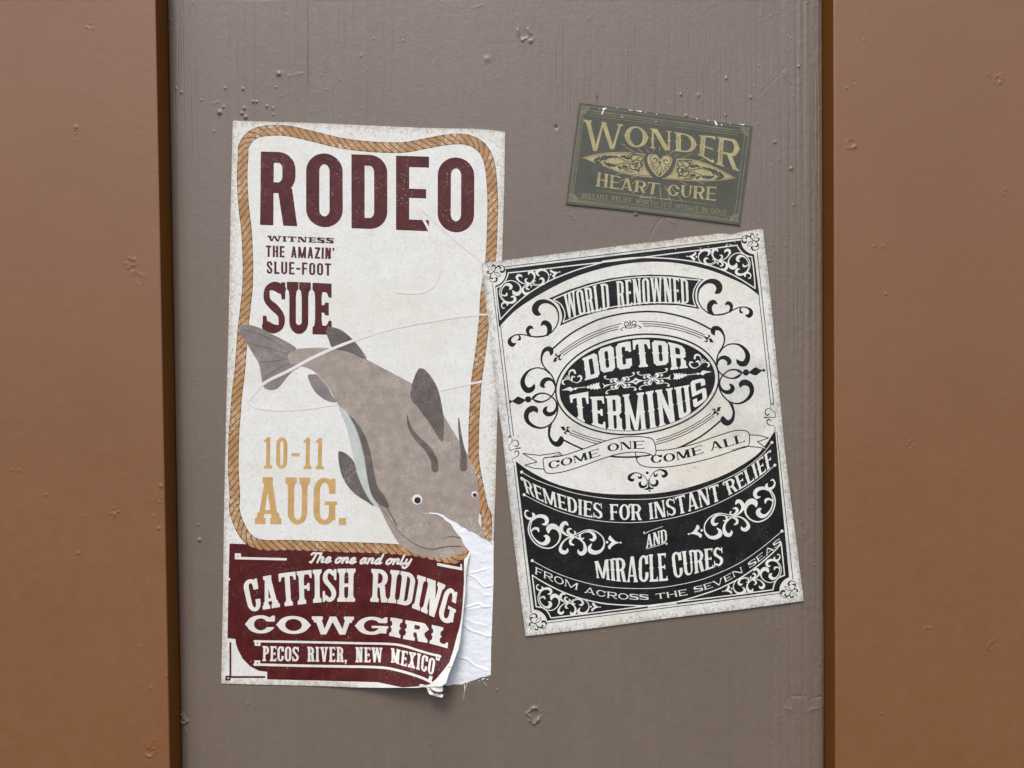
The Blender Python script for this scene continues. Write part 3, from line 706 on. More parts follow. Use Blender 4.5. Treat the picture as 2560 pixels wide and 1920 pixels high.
XL = float(np.mean([pos(388.6, 0, .030)[0], pos(424.4, 1920, .030)[0]])); XR = float(np.mean([pos(2083.5, 0, .031)[0], pos(2088.2, 1920, .031)[0]]))
Z0, Z1 = 0.30, 2.75
rs = np.random.RandomState(11)
def panel_h(X, Zz):
    U, V = unpos(X, 0*X, Zz)
    H = np.zeros(X.shape)
    L = [(549, 282, 5.5, 1.5, 'b'), (614, 294, 4.5, 1.3, 'b'), (605, 284, 4, 1.1, 'b'), (611, 271, 4, 1.1, 'b'), (559, 268, 3, .9, 'b'), (440, 222, 3, .8, 'b'), (454, 231, 3, .9, 'b'), (632, 255, 3.5, 1, 'b'), (641, 255, 3.5, 1, 'b'),
         (504, 251, 2.5, .7, 'b'), (563, 221, 3, .8, 'b'), (608, 223, 3.2, .9, 'b'), (697, 185, 6, 1.2, 'b'), (691, 218, 2.5, .7, 'b'), (534, 329, 3, .5, 'b'), (667, 266, 3.5, .9, 'b'), (682, 271, 3, .8, 'b'), (499, 1350, 5, 1.2, 'b'), (496, 1312, 3, .8, 'b'),
         (1218, 148, 9, .6, 'b'), (1310, 85, 13, 1.0, 'ring'), (1326, 103, 6, .9, 'b'), (1339, 1787, 15, 1.3, 'ring'), (1345, 1800, 7, 1.0, 'b'), (1335, 1770, 5, 1.0, 'b'), (458, 1798, 11, -1.6, 'crack'), (458, 1797, 8, .8, 'b'), (1590, 535, 5, 1.3, 'b'), (1390, 318, 5, -1, 'b'), (1243, 1725, 3, .8, 'b'), (620, 1758, 3, .8, 'b')]
    for k in range(380):
        u, v = 420+1650*rs.rand(), 1920*rs.rand()
        if rs.rand() < .45: u = 1880+180*rs.rand()
        elif rs.rand() < .25: u, v = 640+300*rs.rand(), 120+180*rs.rand()
        L.append((u, v, 1.3+1.5*rs.rand()**2, .18+.5*rs.rand()**2, 'b'))
    for k in range(14): L.append((1700+350*rs.rand(), 60+460*rs.rand(), 2.5+2.5*rs.rand(), .5+.5*rs.rand(), 'b'))
    # grain: fine grooves, strongest above the papers and along the right-hand edge
    g = np.zeros(X.shape)
    for k in range(300):
        if k < 110: u0, v0, ln, dep, w = 1360+520*rs.rand(), 40+300*rs.rand(), 60+230*rs.rand(), .22+.42*rs.rand(), .8+.4*rs.rand()
        elif k < 190: u0, v0, ln, dep, w = 430+560*rs.rand(), -60+260*rs.rand(), 60+260*rs.rand(), .20+.40*rs.rand(), .8+.4*rs.rand()
        elif k < 260: u0, v0, ln, dep, w = 1860+205*rs.rand(), -100+1900*rs.rand(), 150+500*rs.rand(), .15+.4*rs.rand(), .9+.8*rs.rand()
        else: u0, v0, ln, dep, w = 430+1600*rs.rand(), 1650*rs.rand(), 60+260*rs.rand(), .10+.2*rs.rand(), .8+.4*rs.rand()
        ks = np.nonzero((U.min(0) < u0+16) & (U.max(0) > u0-16))[0]
        if not len(ks): continue
        cs = slice(ks[0], ks[-1]+1); Us, Vs = U[:, cs], V[:, cs]
        c = u0+(Vs-v0)*.006+1.8*vnoise(Vs, 0*Us+k*7.3, 70, 1, 9)
        f = np.clip((Vs-v0)/40, 0, 1)*np.clip((v0+ln-Vs)/60, 0, 1)
        g[:, cs] -= .75*dep*np.exp(-((Us-c)/w)**2)*f
    rg = np.clip((U-1850)/180, 0, 1)
    g += rg*.55*vnoise(U+.004*V, V, 8, 620, 21)+rg*.45*vnoise(U, V, 15, 800, 22)+rg*.22*vnoise(U, V, 9, 12, 28)
    lg = np.exp(-np.clip(U-425, 0, None)/42)
    g += lg*.34*vnoise(U-.012*V, V, 6, 900, 23)+lg*.25*vnoise(U-.012*V, V, 13, 1200, 24)
    g += .05*vnoise(U, V, 9, 300, 25)+.25*vnoise(U, V, 160, 420, 26)+.07*vnoise(U, V, 14, 14, 27)*(.4+rg)
    H += g*MM
    L = [(a, b, c, d*1.5, e) for a, b, c, d, e in L]
    bumps(H, U, V, L)
    scratches(H, U, V, [([(416, 43), (432, 53)], 1.6, .8), ([(416, 58), (431, 64)], 2.0, -.5), ([(534, 259), (546, 254)], 1.5, .5), ([(1493, 242), (1494, 262)], 2, -1.2), ([(1655, 545), (1640, 562), (1625, 590), (1612, 620)], 1.2, -.5), ([(1672, 548), (1680, 556), (1687, 558)], 1.6, .5),
                       ([(1426, 537), (1432, 547), (1436, 548)], 1.3, .5), ([(1900, 235), (1935, 200), (1960, 170)], 1.2, -.4), ([(1905, 232), (1925, 262)], 1.2, -.35), ([(2035, 610), (2047, 625), (2045, 655)], 1.3, -.5), ([(1960, 195), (1980, 215)], 1.3, -.5), ([(1503, 1578), (1512, 1582)], 1.3, .5),
                       ([(1962, 1768), (1970, 1745), (1985, 1740), (2015, 1742)], 1.5, -.6), ([(2025, 1750), (2040, 1744), (2055, 1742), (2059, 1755)], 1.7, -.9), ([(1962, 1771), (1982, 1775), (1984, 1782)], 1.5, .5), ([(2020, 1779), (2028, 1773), (2050, 1769), (2056, 1760)], 1.8, .7), ([(456, 1772), (462, 1785), (470, 1795)], 1.6, -.8), ([(455, 1812), (464, 1825), (467, 1832)], 1.6, .6), ([(720, 190), (760, 183)], 1.5, .3), ([(1180, 20), (1210, 12)], 1.5, .3)])
    for P in (RODEO, MONO, CARD):
        H = np.where(inside(P, U, V), np.minimum(H, .0001), H)
    # eased edges
    dl = (X-XL)/.001; dr = (XR-X)/.001                   # mm from each batten
    H -= MM*3.6*np.clip(1-dl/13, 0, 1)**2.2+MM*2.2*np.clip(1-dr/7, 0, 1)**2
    return H
heightfield("painted_board", (XL+.0012, XR-.0012), (Z0, Z1), .00062, .00105, panel_h, PANEL)
pb = bpy.data.objects["painted_board"]
pb["label"] = "grey-brown painted wooden board carrying the posters, recessed between two brown battens"; pb["category"] = "board"

def batten(name, x0, x1, hh, marks, label):
    def hf(X, Zz):
        U, V = unpos(X, 0*X-hh, Zz); H = .35*MM*vnoise(U, V, 240, 300, 41)+.03*MM*vnoise(U, V, 8, 8, 42)+.03*MM*vnoise(U, V, 5, 240, 43)
        L = list(marks)
        for k in range(140): ua, ub = max(U.min(), -60), min(U.max(), 2620); L.append((ua+(ub-ua)*rs.rand(), 1920*rs.rand(), 1.4+1.2*rs.rand()**2, .12+.35*rs.rand()**2, 'b'))
        bumps(H, U, V, L)
        d = np.minimum(X-x0, x1-X)/MM; H -= MM*.7*np.clip(1-d/1.6, 0, 1)**2
        return H
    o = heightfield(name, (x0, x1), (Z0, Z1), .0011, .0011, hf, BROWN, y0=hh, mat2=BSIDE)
    o["label"] = label; o["category"] = "batten"; o["group"] = "brown battens beside the board"
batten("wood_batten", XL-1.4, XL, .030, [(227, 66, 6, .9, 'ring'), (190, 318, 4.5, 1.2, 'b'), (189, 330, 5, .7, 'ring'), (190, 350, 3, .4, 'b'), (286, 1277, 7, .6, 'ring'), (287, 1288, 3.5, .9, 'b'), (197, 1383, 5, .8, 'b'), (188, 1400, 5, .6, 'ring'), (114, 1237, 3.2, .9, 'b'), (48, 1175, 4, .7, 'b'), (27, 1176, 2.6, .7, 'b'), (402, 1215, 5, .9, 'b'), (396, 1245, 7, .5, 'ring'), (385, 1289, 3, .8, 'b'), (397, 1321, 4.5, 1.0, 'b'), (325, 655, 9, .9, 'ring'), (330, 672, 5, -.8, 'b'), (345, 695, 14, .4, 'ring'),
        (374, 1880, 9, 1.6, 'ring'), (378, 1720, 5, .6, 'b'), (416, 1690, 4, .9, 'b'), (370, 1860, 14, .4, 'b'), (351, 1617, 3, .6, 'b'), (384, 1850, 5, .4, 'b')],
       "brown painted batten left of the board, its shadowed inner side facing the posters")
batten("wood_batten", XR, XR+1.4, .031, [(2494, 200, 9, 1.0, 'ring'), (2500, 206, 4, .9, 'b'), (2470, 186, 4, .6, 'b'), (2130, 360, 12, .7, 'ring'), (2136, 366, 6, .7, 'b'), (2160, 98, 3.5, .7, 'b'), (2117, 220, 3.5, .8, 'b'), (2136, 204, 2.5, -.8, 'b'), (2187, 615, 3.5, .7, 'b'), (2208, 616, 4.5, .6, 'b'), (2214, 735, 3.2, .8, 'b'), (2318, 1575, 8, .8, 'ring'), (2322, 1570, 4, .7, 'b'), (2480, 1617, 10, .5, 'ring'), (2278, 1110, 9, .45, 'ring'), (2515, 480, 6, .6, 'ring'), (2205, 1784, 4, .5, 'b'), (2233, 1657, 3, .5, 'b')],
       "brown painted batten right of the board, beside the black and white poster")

wl_ = np.array([[XL-1.4, .04, Z0-.05], [XR+1.4, .04, Z0-.05], [XR+1.4, .04, Z1+.05], [XL-1.4, .04, Z1+.05]])
wall = link_mesh("wall", wl_, [0, 1, 2, 3], [4], BROWN); wall["kind"] = "structure"

# ------------------------------------------------------------------ the tall rodeo poster
BASE = .0010
def sstep(x, a, b): t = np.clip((x-a)/(b-a), 0, 1); return t*t*(3-2*t)
def polyx(P, v, side=1): return np.interp(v, P[:, 1], P[:, 0])
_tl = tear_lo[np.argsort(tear_lo[:, 0])]; _ro = rim_out[np.argsort(rim_out[:, 1])]; _me = maroon_edge[np.argsort(maroon_edge[:, 1])]
def h_rodeo(u, v):
    h = BASE+.00040*vnoise(u, v, 150, 210, 51)+.00024*vnoise(u, v, 44, 24, 52)
    # the torn lower corner comes away from the board
    below = np.where(u > 1050, v-np.interp(u, _tl[:, 0], _tl[:, 1])-2, np.where(u > 900, v-1285-(1050-u)*.35, -1))
    edge = np.interp(v, _ro[:, 1], _ro[:, 0]); d = np.clip(edge-u, 0, None)
    amp = np.interp(v, [1283, 1370, 1480, 1600, 1680, 1740], [0, .0015, .0045, .010, .0155, .0175])
    lift = amp*(1-sstep(d, 0, 60+np.interp(v, [1280, 1700], [30, 190])))*sstep(below, 0, 60)
    bl = .0085*sstep(u, 760, 1060)*sstep(v, 1610, 1722)*(1-.35*sstep(u, 1000, 1100))
    lift = np.maximum(lift, bl*.9)+.35*np.minimum(lift, bl)
    ripple = .0011*np.sin((u+.55*v)/27.)*sstep(u, 880, 1080)*sstep(v, 1480, 1680)*(1-sstep(u, 1110, 1160))+.0007*np.sin((u-.4*v)/17.+1)*sstep(u, 960, 1100)*sstep(v, 1600, 1700)
    me = np.interp(v, _me[:, 1], _me[:, 0]); over = np.clip((u-me)/np.maximum(edge-me, 4), 0, 1)
    roll = .0022*over*sstep(below, 6, 40)
    return h+lift+ripple+roll
rodeo = thing("rodeo_poster", "tall cream rodeo poster with a rope border, torn open at its lower right corner", "poster", tuple(pos(905, 1709, 0)))
BB = (545, 295, 1275, 1750)
Fp = Field(*BB, res=1).fill(RODEO)
ink_mesh("paper_sheet", Fp, h_rodeo, 0, W_RODEO, rodeo, rim=RODEO, aged=np.vstack([bottom_edge[3:], P_LEFT, P_TOP, P_RIGHT]), ageing=19.)
SHEET = Field(*BB, res=2).fill(RODEO)
def FR(): return Field(*BB, res=2)

# white layer left on the board where the corner tore away
wr = [(d1((1430, 630), (1600, 600), (1820, 540)), 2.4, .8), (d1((1450, 650), (1540, 690), (1620, 740), (1750, 880), (1850, 910), (1950, 880)), 2.6, 1.0), (d1((1370, 1370), (1500, 1320), (1680, 1275), (1760, 1330), (1900, 1330)), 3, 1.1), (d1((1380, 1400), (1600, 1370), (1720, 1340)), 3, .6),
      (d2((1370, 140), (1430, 200), (1500, 250), (1650, 300), (1780, 350), (1850, 345)), 2.6, 1.0), (d2((1240, 690), (1330, 720), (1450, 760), (1560, 850), (1700, 910), (1780, 950)), 2.6, .9), (d2((1400, 60), (1600, 130), (1750, 170)), 4, .5), (d2((1560, 420), (1620, 380), (1650, 420)), 2.4, .5), (d1((1500, 900), (1700, 1000), (1850, 1100)), 5, .5)]
def h_back(u, v):
    h = .00045+.00035*vnoise(u, v, 34, 14, 61)+.00022*vnoise(u, v, 11, 6, 62)
    g = np.zeros(np.shape(u))
    for P, w, a in wr:
        P = spline(P, 6)
        for p, q in zip(P[:-1], P[1:]):
            dd = q-p; t = np.clip(((u-p[0])*dd[0]+(v-p[1])*dd[1])/max(dd@dd, 1e-9), 0, 1)
            g = np.maximum(g, a*np.exp(-((u-p[0]-t*dd[0])**2+(v-p[1]-t*dd[1])**2)/w**2))
    return np.maximum(h, .0002)+g*.0006
BACK = np.vstack([tear_up, d1((1990, 100), (1990, 800), (1965, 1500)), d2((1867, 200), (1860, 300), (1850, 600), (1845, 1020), (1800, 1035), (1750, 1050), (1700, 1052), (1640, 1075), (1590, 1098), (1540, 1112), (1490, 1128), (1440, 1150), (1390, 1160), (1340, 1185), (1270, 1180), (1200, 1183), (1150, 1198), (1100, 1200), (1040, 1212), (900, 1150), (1000, 400)), PX((1085, 1420), (1060, 1330), (1040, 1284))])
ink_mesh("exposed_backing", Field(1030, 1270, 1245, 1725, 1).fill(BACK), h_back, 0, W_BACK, rodeo, merge=False, raw=True)
# scraps and a thread of glue under the torn corner
for a in ([(1700, 1080), (1755, 1068), (1720, 1095), (1680, 1112)], [(1790, 1085), (1812, 1078), (1790, 1105), (1772, 1104)], [(1720, 1150), (1735, 1140), (1735, 1162)], [(1745, 1190), (1778, 1170), (1765, 1195)], [(1480, 1152), (1495, 1148), (1485, 1165)], [(1115, 1225), (1135, 1228), (1120, 1237)], [(1630, 1115), (1660, 1110), (1640, 1125)], [(1640, 1150), (1650, 1152), (1644, 1162)]):
    ink_mesh("torn_scrap", Field(1100, 1680, 1240, 1760, 3).fill(d2(a)), lambda u, v: .0006+0*u, 0, I_CHIP, rodeo)
F = Field(1100, 1680, 1240, 1760, 3).line(d2((1385, 1180), (1395, 1260), (1385, 1330), (1378, 1440)), [2.2, 1.4, .8, .6]).line(d2((1440, 1140), (1425, 1200), (1397, 1262)), [1.2, .9])
ink_mesh("glue_thread", F, lambda u, v: .0006+0*u, 0, I_CHIP, rodeo)

# rope border
ropeL = np.vstack([A3((1905, 405), (1893, 440), (1830, 482), (1740, 470), (1560, 430), (1400, 412), (1200, 400), (1000, 395), (800, 386), (560, 378), (380, 378), (280, 352), (215, 290), (165, 190), (140, 90)), A2((145, 1420), (138, 1300), (133, 1180), (135, 1040), (140, 900), (150, 780), (160, 640), (180, 480), (195, 300), (205, 150)),
                   A1((165, 1500), (180, 1350), (184, 1200), (180, 1050), (172, 900), (157, 780), (145, 640), (140, 480), (147, 330), (152, 262), (200, 190), (280, 152), (400, 141), (520, 150), (700, 192), (880, 235), (1050, 260), (1250, 273), (1400, 270), (1560, 240), (1700, 215), (1830, 208), (1930, 237), (2000, 300), (2040, 400), (2058, 550), (2064, 700), (2060, 900), (2054, 1050), (2040, 1200), (2010, 1400)),
                   A2((2062, 30), (2045, 200), (2022, 380), (2002, 520), (1993, 640), (1986, 760), (1981, 880), (1979, 1000), (1979, 1100), (1995, 1230), (2028, 1400), (2050, 1500)), A3((2078, 160), (2076, 320))])
rs_ = spline(ropeL, 14); cl = np.concatenate([[0], np.cumsum(np.hypot(*np.diff(rs_, axis=0).T))])
F = FR(); K = FR(); K.line(rs_, 25.5, smooth=False)
pitch = 19.5; tt = np.arange(0, cl[-1]-2, pitch)
def along(t): return np.array([np.interp(t, cl, rs_[:, 0]), np.interp(t, cl, rs_[:, 1])])
def frame(t):
    d = along(t+4)-along(t-4); d /= np.hypot(*d)+1e-9; return along(t), d, np.array([-d[1], d[0]])
F.line(rs_, 22.5, smooth=False)
for t in tt:                                   # swelling strands give the scalloped edge
    for sg in (1, -1):
        c, d, n = frame(t+pitch*(.5+.62*sg)); F.line([c+n*sg*8.6-d*7, c+n*sg*9.2, c+n*sg*8.6+d*7], [4, 7.4, 4])
F.line(rs_[:2], 1)
for t in tt:
    j = rnd.uniform(-1.2, 1.2); P = []
    for x, y in ((-16, -12.6), (-12, -10.2), (-5, -3.6), (5, 3.6), (12, 10.2), (16, 12.6)):
        c, d, n = frame(t+j+x); P.append(c+n*y)
    F.line(P, [1.6, 2.3, 2.0, 2.0, 2.3, 1.6], op='-', n=4)
K.line(rs_, 26.5, smooth=False); K.clip(SHEET); F.clip(SHEET)
rope = ink_mesh("rope_border", K, h_rodeo, .00005, I_ROPED, rodeo)
ink_mesh("rope_strands", F, h_rodeo, .00008, I_ROPE, rope)

# catfish: a plain grey fish diving to the right
body = np.vstack([A2((556, 340), (600, 290), (700, 277), (850, 277), (1000, 300), (1150, 362), (1260, 420), (1400, 492), (1560, 585), (1700, 700), (1770, 830), (1850, 960), (1925, 1080), (1985, 1220), (2020, 1380), (2022, 1540)), A3((2016, 200), (2045, 250), (2065, 290), (2030, 340), (1960, 380), (1905, 420), (1850, 455), (1760, 472), (1640, 470), (1520, 440), (1450, 400), (1390, 345), (1310, 205), (1250, 85)),
                  A2((1180, 1440), (1130, 1330), (1085, 1220), (1058, 1120), (1030, 1000), (1005, 890), (960, 760), (925, 690), (860, 575), (780, 478), (700, 428), (620, 412), (566, 385))])
F = FR().fill(spline(body, 5, True)).clip(SHEET)
fish = ink_mesh("catfish", F, h_rodeo, .00011, I_FISH, rodeo)
fins = {
    "tail_fin": (I_TAIL, [A2((182, 118), (240, 96), (330, 120), (430, 170), (530, 222), (615, 278), (566, 320), (553, 350), (575, 395), (640, 420), (580, 462), (530, 520), (480, 580), (425, 600), (370, 580), (352, 520), (330, 400), (290, 330), (230, 232), (190, 175))]),
    "dorsal_fin": (I_FIN, [A2((846, 150), (862, 120), (905, 118), (980, 150), (1060, 222), (1120, 295), (1155, 365), (1020, 308), (900, 278), (866, 215)), A2((1550, 445), (1575, 433), (1610, 447), (1668, 520), (1710, 610), (1738, 740), (1752, 880), (1735, 995), (1660, 885), (1560, 745), (1497, 660), (1510, 540))]),
    "ventral_fin": (I_FIN, [A2((940, 1078), (965, 1072), (1010, 1095), (1058, 1150), (1090, 1240), (1140, 1360), (1215, 1485), (1150, 1452), (1050, 1382), (975, 1275), (945, 1165))]),
    "anal_fin": (I_TAIL, [A2((706, 486), (745, 480), (780, 484), (850, 565), (892, 640), (925, 692), (850, 680), (770, 622), (725, 550))]),
    "belly_stripe": (I_BELLY, [A2((945, 735), (1000, 765), (1050, 850), (1095, 960), (1130, 1100), (1160, 1260), (1200, 1400), (1250, 1500), (1205, 1475), (1140, 1375), (1088, 1250), (1058, 1130), (1030, 1000), (1000, 880))]),
    "pectoral_fin": (I_FIN, [A2((1022, 790), (1080, 850), (1145, 950), (1188, 1080), (1212, 1220), (1242, 1340), (1295, 1415), (1328, 1502), (1260, 1480), (1200, 1415), (1165, 1290), (1145, 1130), (1115, 1000), (1070, 880))]),
}
off = .00014
rays = {"tail_fin": [A2((200, 130), (380, 190), (560, 300)), A2((235, 235), (350, 265), (550, 320)), A2((330, 385), (440, 378), (555, 360)), A2((360, 515), (470, 440), (565, 395))],
        "dorsal_fin": [A2((905, 150), (960, 230), (1000, 298)), A2((985, 175), (1050, 250), (1085, 325)), A2((1550, 470), (1530, 580), (1525, 680)), A2((1610, 470), (1580, 600), (1570, 745)), A2((1655, 545), (1632, 680), (1640, 850))]}
for nm, (mt, polys) in fins.items():
    for i, p in enumerate(polys):
        F = FR().fill(spline(p, 6, True)).clip(SHEET)
        if nm == "dorsal_fin" or nm == "tail_fin":
            pass
        o = ink_mesh(nm, F, h_rodeo, off, mt, fish); off += .00001
        if nm in rays and i == 0: fin_lines = None
for nm, L in rays.items():
    for p in L: ink_mesh("fin_ray", FR().line(p, [1.0, 1.8, .9]).clip(SHEET), h_rodeo, .00023, I_LINE, fish)
for nm, p in (("gill_line", A2((1240, 1360), (1300, 1480), (1390, 1640))), ("jaw_line", A3((1250, 60), (1330, 175), (1430, 300), (1560, 385), (1660, 408), (1740, 395), (1800, 386), (1885, 388))), ("lip_line", A3((1745, 325), (1800, 312), (1880, 322)))):
    ink_mesh(nm, FR().line(p, [1.0, 1.8, 2.6, 3.2]).clip(SHEET), h_rodeo, .00023, I_LINE, fish)
for p, w in ((A2((1468, 795), (1488, 885), (1540, 965), (1615, 1040), (1672, 1130), (1682, 1205)), [3, 8, 13, 15, 17, 18]), (A2((1864, 815), (1870, 900), (1884, 1000), (1900, 1100), (1900, 1195)), [2.5, 6, 9, 14, 19])):
    ink_mesh("whisker", FR().line(p, w).clip(SHEET), h_rodeo, .00022, I_FIN, fish)
for c, r in (((1545, 1440), 13), ((1985, 1400), 8)):
    c = A2(c)[0]
    e = ink_mesh("eye", FR().dot(c, r).clip(SHEET), h_rodeo, .00022, I_LASSO, fish)
    ink_mesh("pupil", FR().dot(c+[1, 2], r*.62).clip(SHEET), h_rodeo, .00025, I_PUPIL, fish)

# thin pale lasso
F = FR()
F.line(np.vstack([A2((2120, 15), (1900, 32), (1600, 78), (1300, 140), (1000, 240), (760, 342), (560, 450), (380, 540), (290, 630), (255, 690), (300, 730), (400, 750), (520, 755), (700, 745), (930, 708))]), [4, 5, 6, 6.5, 7.2, 7.6, 7.6, 7, 5.5, 4.6, 4.4, 4.4, 4.2, 4, 3.4])
F.line(A2((1730, 605), (1850, 575), (1960, 550), (2060, 532)), [2.6, 3, 5, 5])
F.line(A1((1480, 715), (1600, 820), (1760, 970), (1985, 1150)), [6, 5.4, 5, 4.6])
F.line(A1((1480, 740), (1540, 840), (1600, 960), (1645, 1080), (1660, 1200), (1630, 1310), (1550, 1375), (1440, 1390), (1320, 1380)), [7, 6.5, 6, 5, 4.6, 4.6, 5.5, 6.5, 6.5])
F.clip(SHEET); ink_mesh("lasso", F, h_rodeo, .00028, I_LASSO, rodeo)

# lettering on the cream paper
GROT = style(st=.178, hb=.148, rf=.98, track=.118)
F = Field(560, 360, 1230, 600, 2)
text(F, "RODEO", A1((277, 867), (770, 885), (1250, 903), (1920, 930)), A1((283, 303), (770, 318), (1250, 333), (1924, 353)), GROT, widths=dict(R=.505, O=.50, D=.49, E=.45))
ink_mesh("headline_lettering", F, h_rodeo, .00005, I_DARKRED, rodeo)
F = Field(655, 580, 845, 620, 3)
text(F, "WITNESS", d4((808, 168), (1400, 188), (2024, 211)), d4((795, 66), (1400, 88), (2024, 112)), style(st=.44, hb=.2, th=.22, sl=.20, sh=.17, tw=.18, tl=.14, track=.16, diag=.48, rf=9))
ink_mesh("witness_lettering", F, h_rodeo, .00005, I_DARKRED, rodeo)
SANS = style(st=.205, hb=.165, rf=1.0, track=.14, space=.34, diag=.20)
F = Field(655, 605, 845, 700, 3)
text(F, "THE AMAZIN'", d4((775, 457), (2030, 503)), d4((775, 247), (2035, 294)), SANS, widths=dict(T=.5, H=.52, E=.46, A=.55, M=.75, Z=.52, N=.54))
text(F, "SLUE-FOOT", d4((785, 768), (1972, 806)), d4((785, 535), (1972, 580)), style(st=.195, hb=.15, rf=1.0, track=.15), widths=dict(S=.52, L=.46, U=.54, E=.48, F=.48, O=.54, T=.54))
ink_mesh("subtitle_lettering", F, h_rodeo, .00005, I_DARKRED, rodeo)
F = Field(650, 695, 840, 845, 2)
text(F, "SUE", PX((656, 833), (742, 835), (829, 837)), PX((659, 704), (742, 705), (829, 709)), style(st=.128, hb=.175, sl=.05, sh=.17, tw=.10, tl=.10, track=.03, rf=1.35), widths=dict(S=.44, U=.48, E=.38))
ink_mesh("name_lettering", F, h_rodeo, .00005, I_MAROON, rodeo)
F = Field(630, 1080, 880, 1325, 2)
SLAB = style(st=.185, hb=.12, sl=.085, sh=.105, tw=.085, tl=.13, track=.10, rf=1.3, atop=True, diag=.2, th=.16)
text(F, "10-11", A2((368, 1203), (825, 1208)), A2((370, 962), (830, 968)), style(st=.135, hb=.105, sl=.07, sh=.1, track=.14, rf=1.3), widths={'0': .38, '-': .27, '1': .27})
text(F, "AUG.", A2((297, 1629), (1000, 1637)), A2((300, 1267), (1003, 1275)), style(st=.135, hb=.105, sl=.055, sh=.145, tw=.12, tl=.12, track=.075, rf=1.2, atop=True, diag=.135, th=.12), widths={'A': .54, 'U': .5, 'G': .44, '.': .15})
ink_mesh("date_lettering", F, h_rodeo, .00005, I_TAN, rodeo)

# dark red panel at the foot
panel_out = np.vstack([A3((104, 365), (240, 370), (560, 385), (1000, 400), (1400, 418), (1560, 440), (1740, 478), (1880, 470)), maroon_edge, A3((1560, 1462), (1430, 1470), (1240, 1430), (1000, 1424), (800, 1418), (393, 1408), (393, 1350), (330, 1343), (262, 1308), (205, 1250), (168, 1180), (152, 1130), (149, 1098), (88, 1092), (95, 700))])
F = FR().fill(panel_out).fill(A3((103, 1122), (118, 1122), (118, 1383), (378, 1383), (378, 1398), (112, 1398), (112, 1418), (72, 1418), (72, 1380), (103, 1380))).dot(A3((93, 1398))[0], 2, '-').dot(A3((97, 640))[0], 4, '-')
F.clip(SHEET)
mar = ink_mesh("dark_red_panel", F, h_rodeo, .00006, I_MAROON, rodeo)
F = FR()
F.fill(A3((145, 440), (192, 442), (192, 468), (545, 477), (543, 495), (145, 486))).fill(d1((790, 400), (1285, 495), (1280, 420), (1315, 425), (1326, 562), (785, 460)))
F.line(A3((297, 1116), (700, 1122), (1100, 1131), (1340, 1137), (1450, 1154), (1600, 1200), (1722, 1232)), 5.6).line(A3((297, 1294), (600, 1302), (900, 1308), (1250, 1316), (1400, 1340), (1560, 1388), (1650, 1428)), 6.2)
F.fill(A3((297, 1107), (342, 1107), (342, 1152), (297, 1150))).fill(A3((295, 1262), (340, 1262), (340, 1304), (295, 1304))).fill(A3((1690, 1212), (1726, 1222), (1716, 1268), (1688, 1258))).fill(A3((1640, 1378), (1665, 1388), (1650, 1438), (1625, 1425)))
for p in ((168, 463), (318, 1130), (318, 1283), (1704, 1240)): F.dot(A3(p)[0], 1.8, '-')
F.clip(SHEET); ink_mesh("panel_rule", F, h_rodeo, .00011, I_CREAMR, mar)
F = Field(760, 1370, 1050, 1430, 3); script(F, "The one and only", A3((712, 508)), A3((1500, 527)), 13.2, 5.2)
ink_mesh("script_lettering", F, h_rodeo, .00011, I_CREAMR, mar)
F = Field(600, 1410, 1160, 1570, 2)
text(F, "CATFISH RIDING", A3((255, 895), (430, 862), (620, 836), (830, 815), (1090, 812), (1205, 813), (1400, 828), (1560, 880), (1690, 940), (1815, 1000)), A3((200, 652), (400, 611), (610, 580), (830, 562), (1095, 557), (1215, 560), (1430, 577), (1610, 625), (1765, 685), (1855, 738)),
     style(st=.155, hb=.12, sl=.06, sh=.13, tw=.095, tl=.12, track=.035, space=.42, rf=1.25, diag=.16, th=.13, atop=True), widths=dict(C=.44, A=.58, T=.52, F=.46, S=.43, H=.56, R=.54, D=.48, N=.57, G=.47))
F.clip(Field(F.x0, F.y0, F.x0+F.nx/2, F.y0+F.ny/2, 2).fill(RODEO)); ink_mesh("arched_lettering", F, h_rodeo, .00011, I_CREAMR, mar)
F = Field(600, 1530, 1140, 1630, 2)
text(F, "COWGIRL", A3((235, 1054), (480, 1058), (735, 1062), (1060, 1066), (1300, 1070), (1450, 1100), (1620, 1128), (1778, 1170)), A3((235, 914), (480, 918), (735, 924), (1060, 927), (1310, 930), (1470, 955), (1640, 985), (1795, 1022)),
     style(st=.40, hb=.17, sl=.12, sh=.2, tw=.17, tl=.12, spur=.1, track=.16, rf=9, diag=.36, th=.30), widths=dict(C=1.3, O=1.45, W=1.9, G=1.4, R=1.1, L=.85))
ink_mesh("wide_lettering", F, h_rodeo, .00011, I_CREAMR, mar)
F = Field(640, 1600, 1110, 1710, 3)
text(F, "PECOS RIVER, NEW MEXICO", A3((355, 1268), (700, 1272), (1050, 1277), (1345, 1280), (1420, 1300), (1560, 1336), (1668, 1378)), A3((358, 1152), (700, 1158), (1050, 1160), (1345, 1168), (1430, 1186), (1570, 1212), (1688, 1252)),
     style(st=.155, hb=.11, sl=.05, sh=.11, tw=.085, tl=.11, track=.07, space=.42, rf=1.25, diag=.16, th=.12), widths=dict(P=.43, E=.42, C=.42, O=.43, S=.42, R=.47, V=.5, N=.5, W=.72, M=.62, X=.5, **{',': .16}))
ink_mesh("place_lettering", F, h_rodeo, .00011, I_CREAMR, mar)

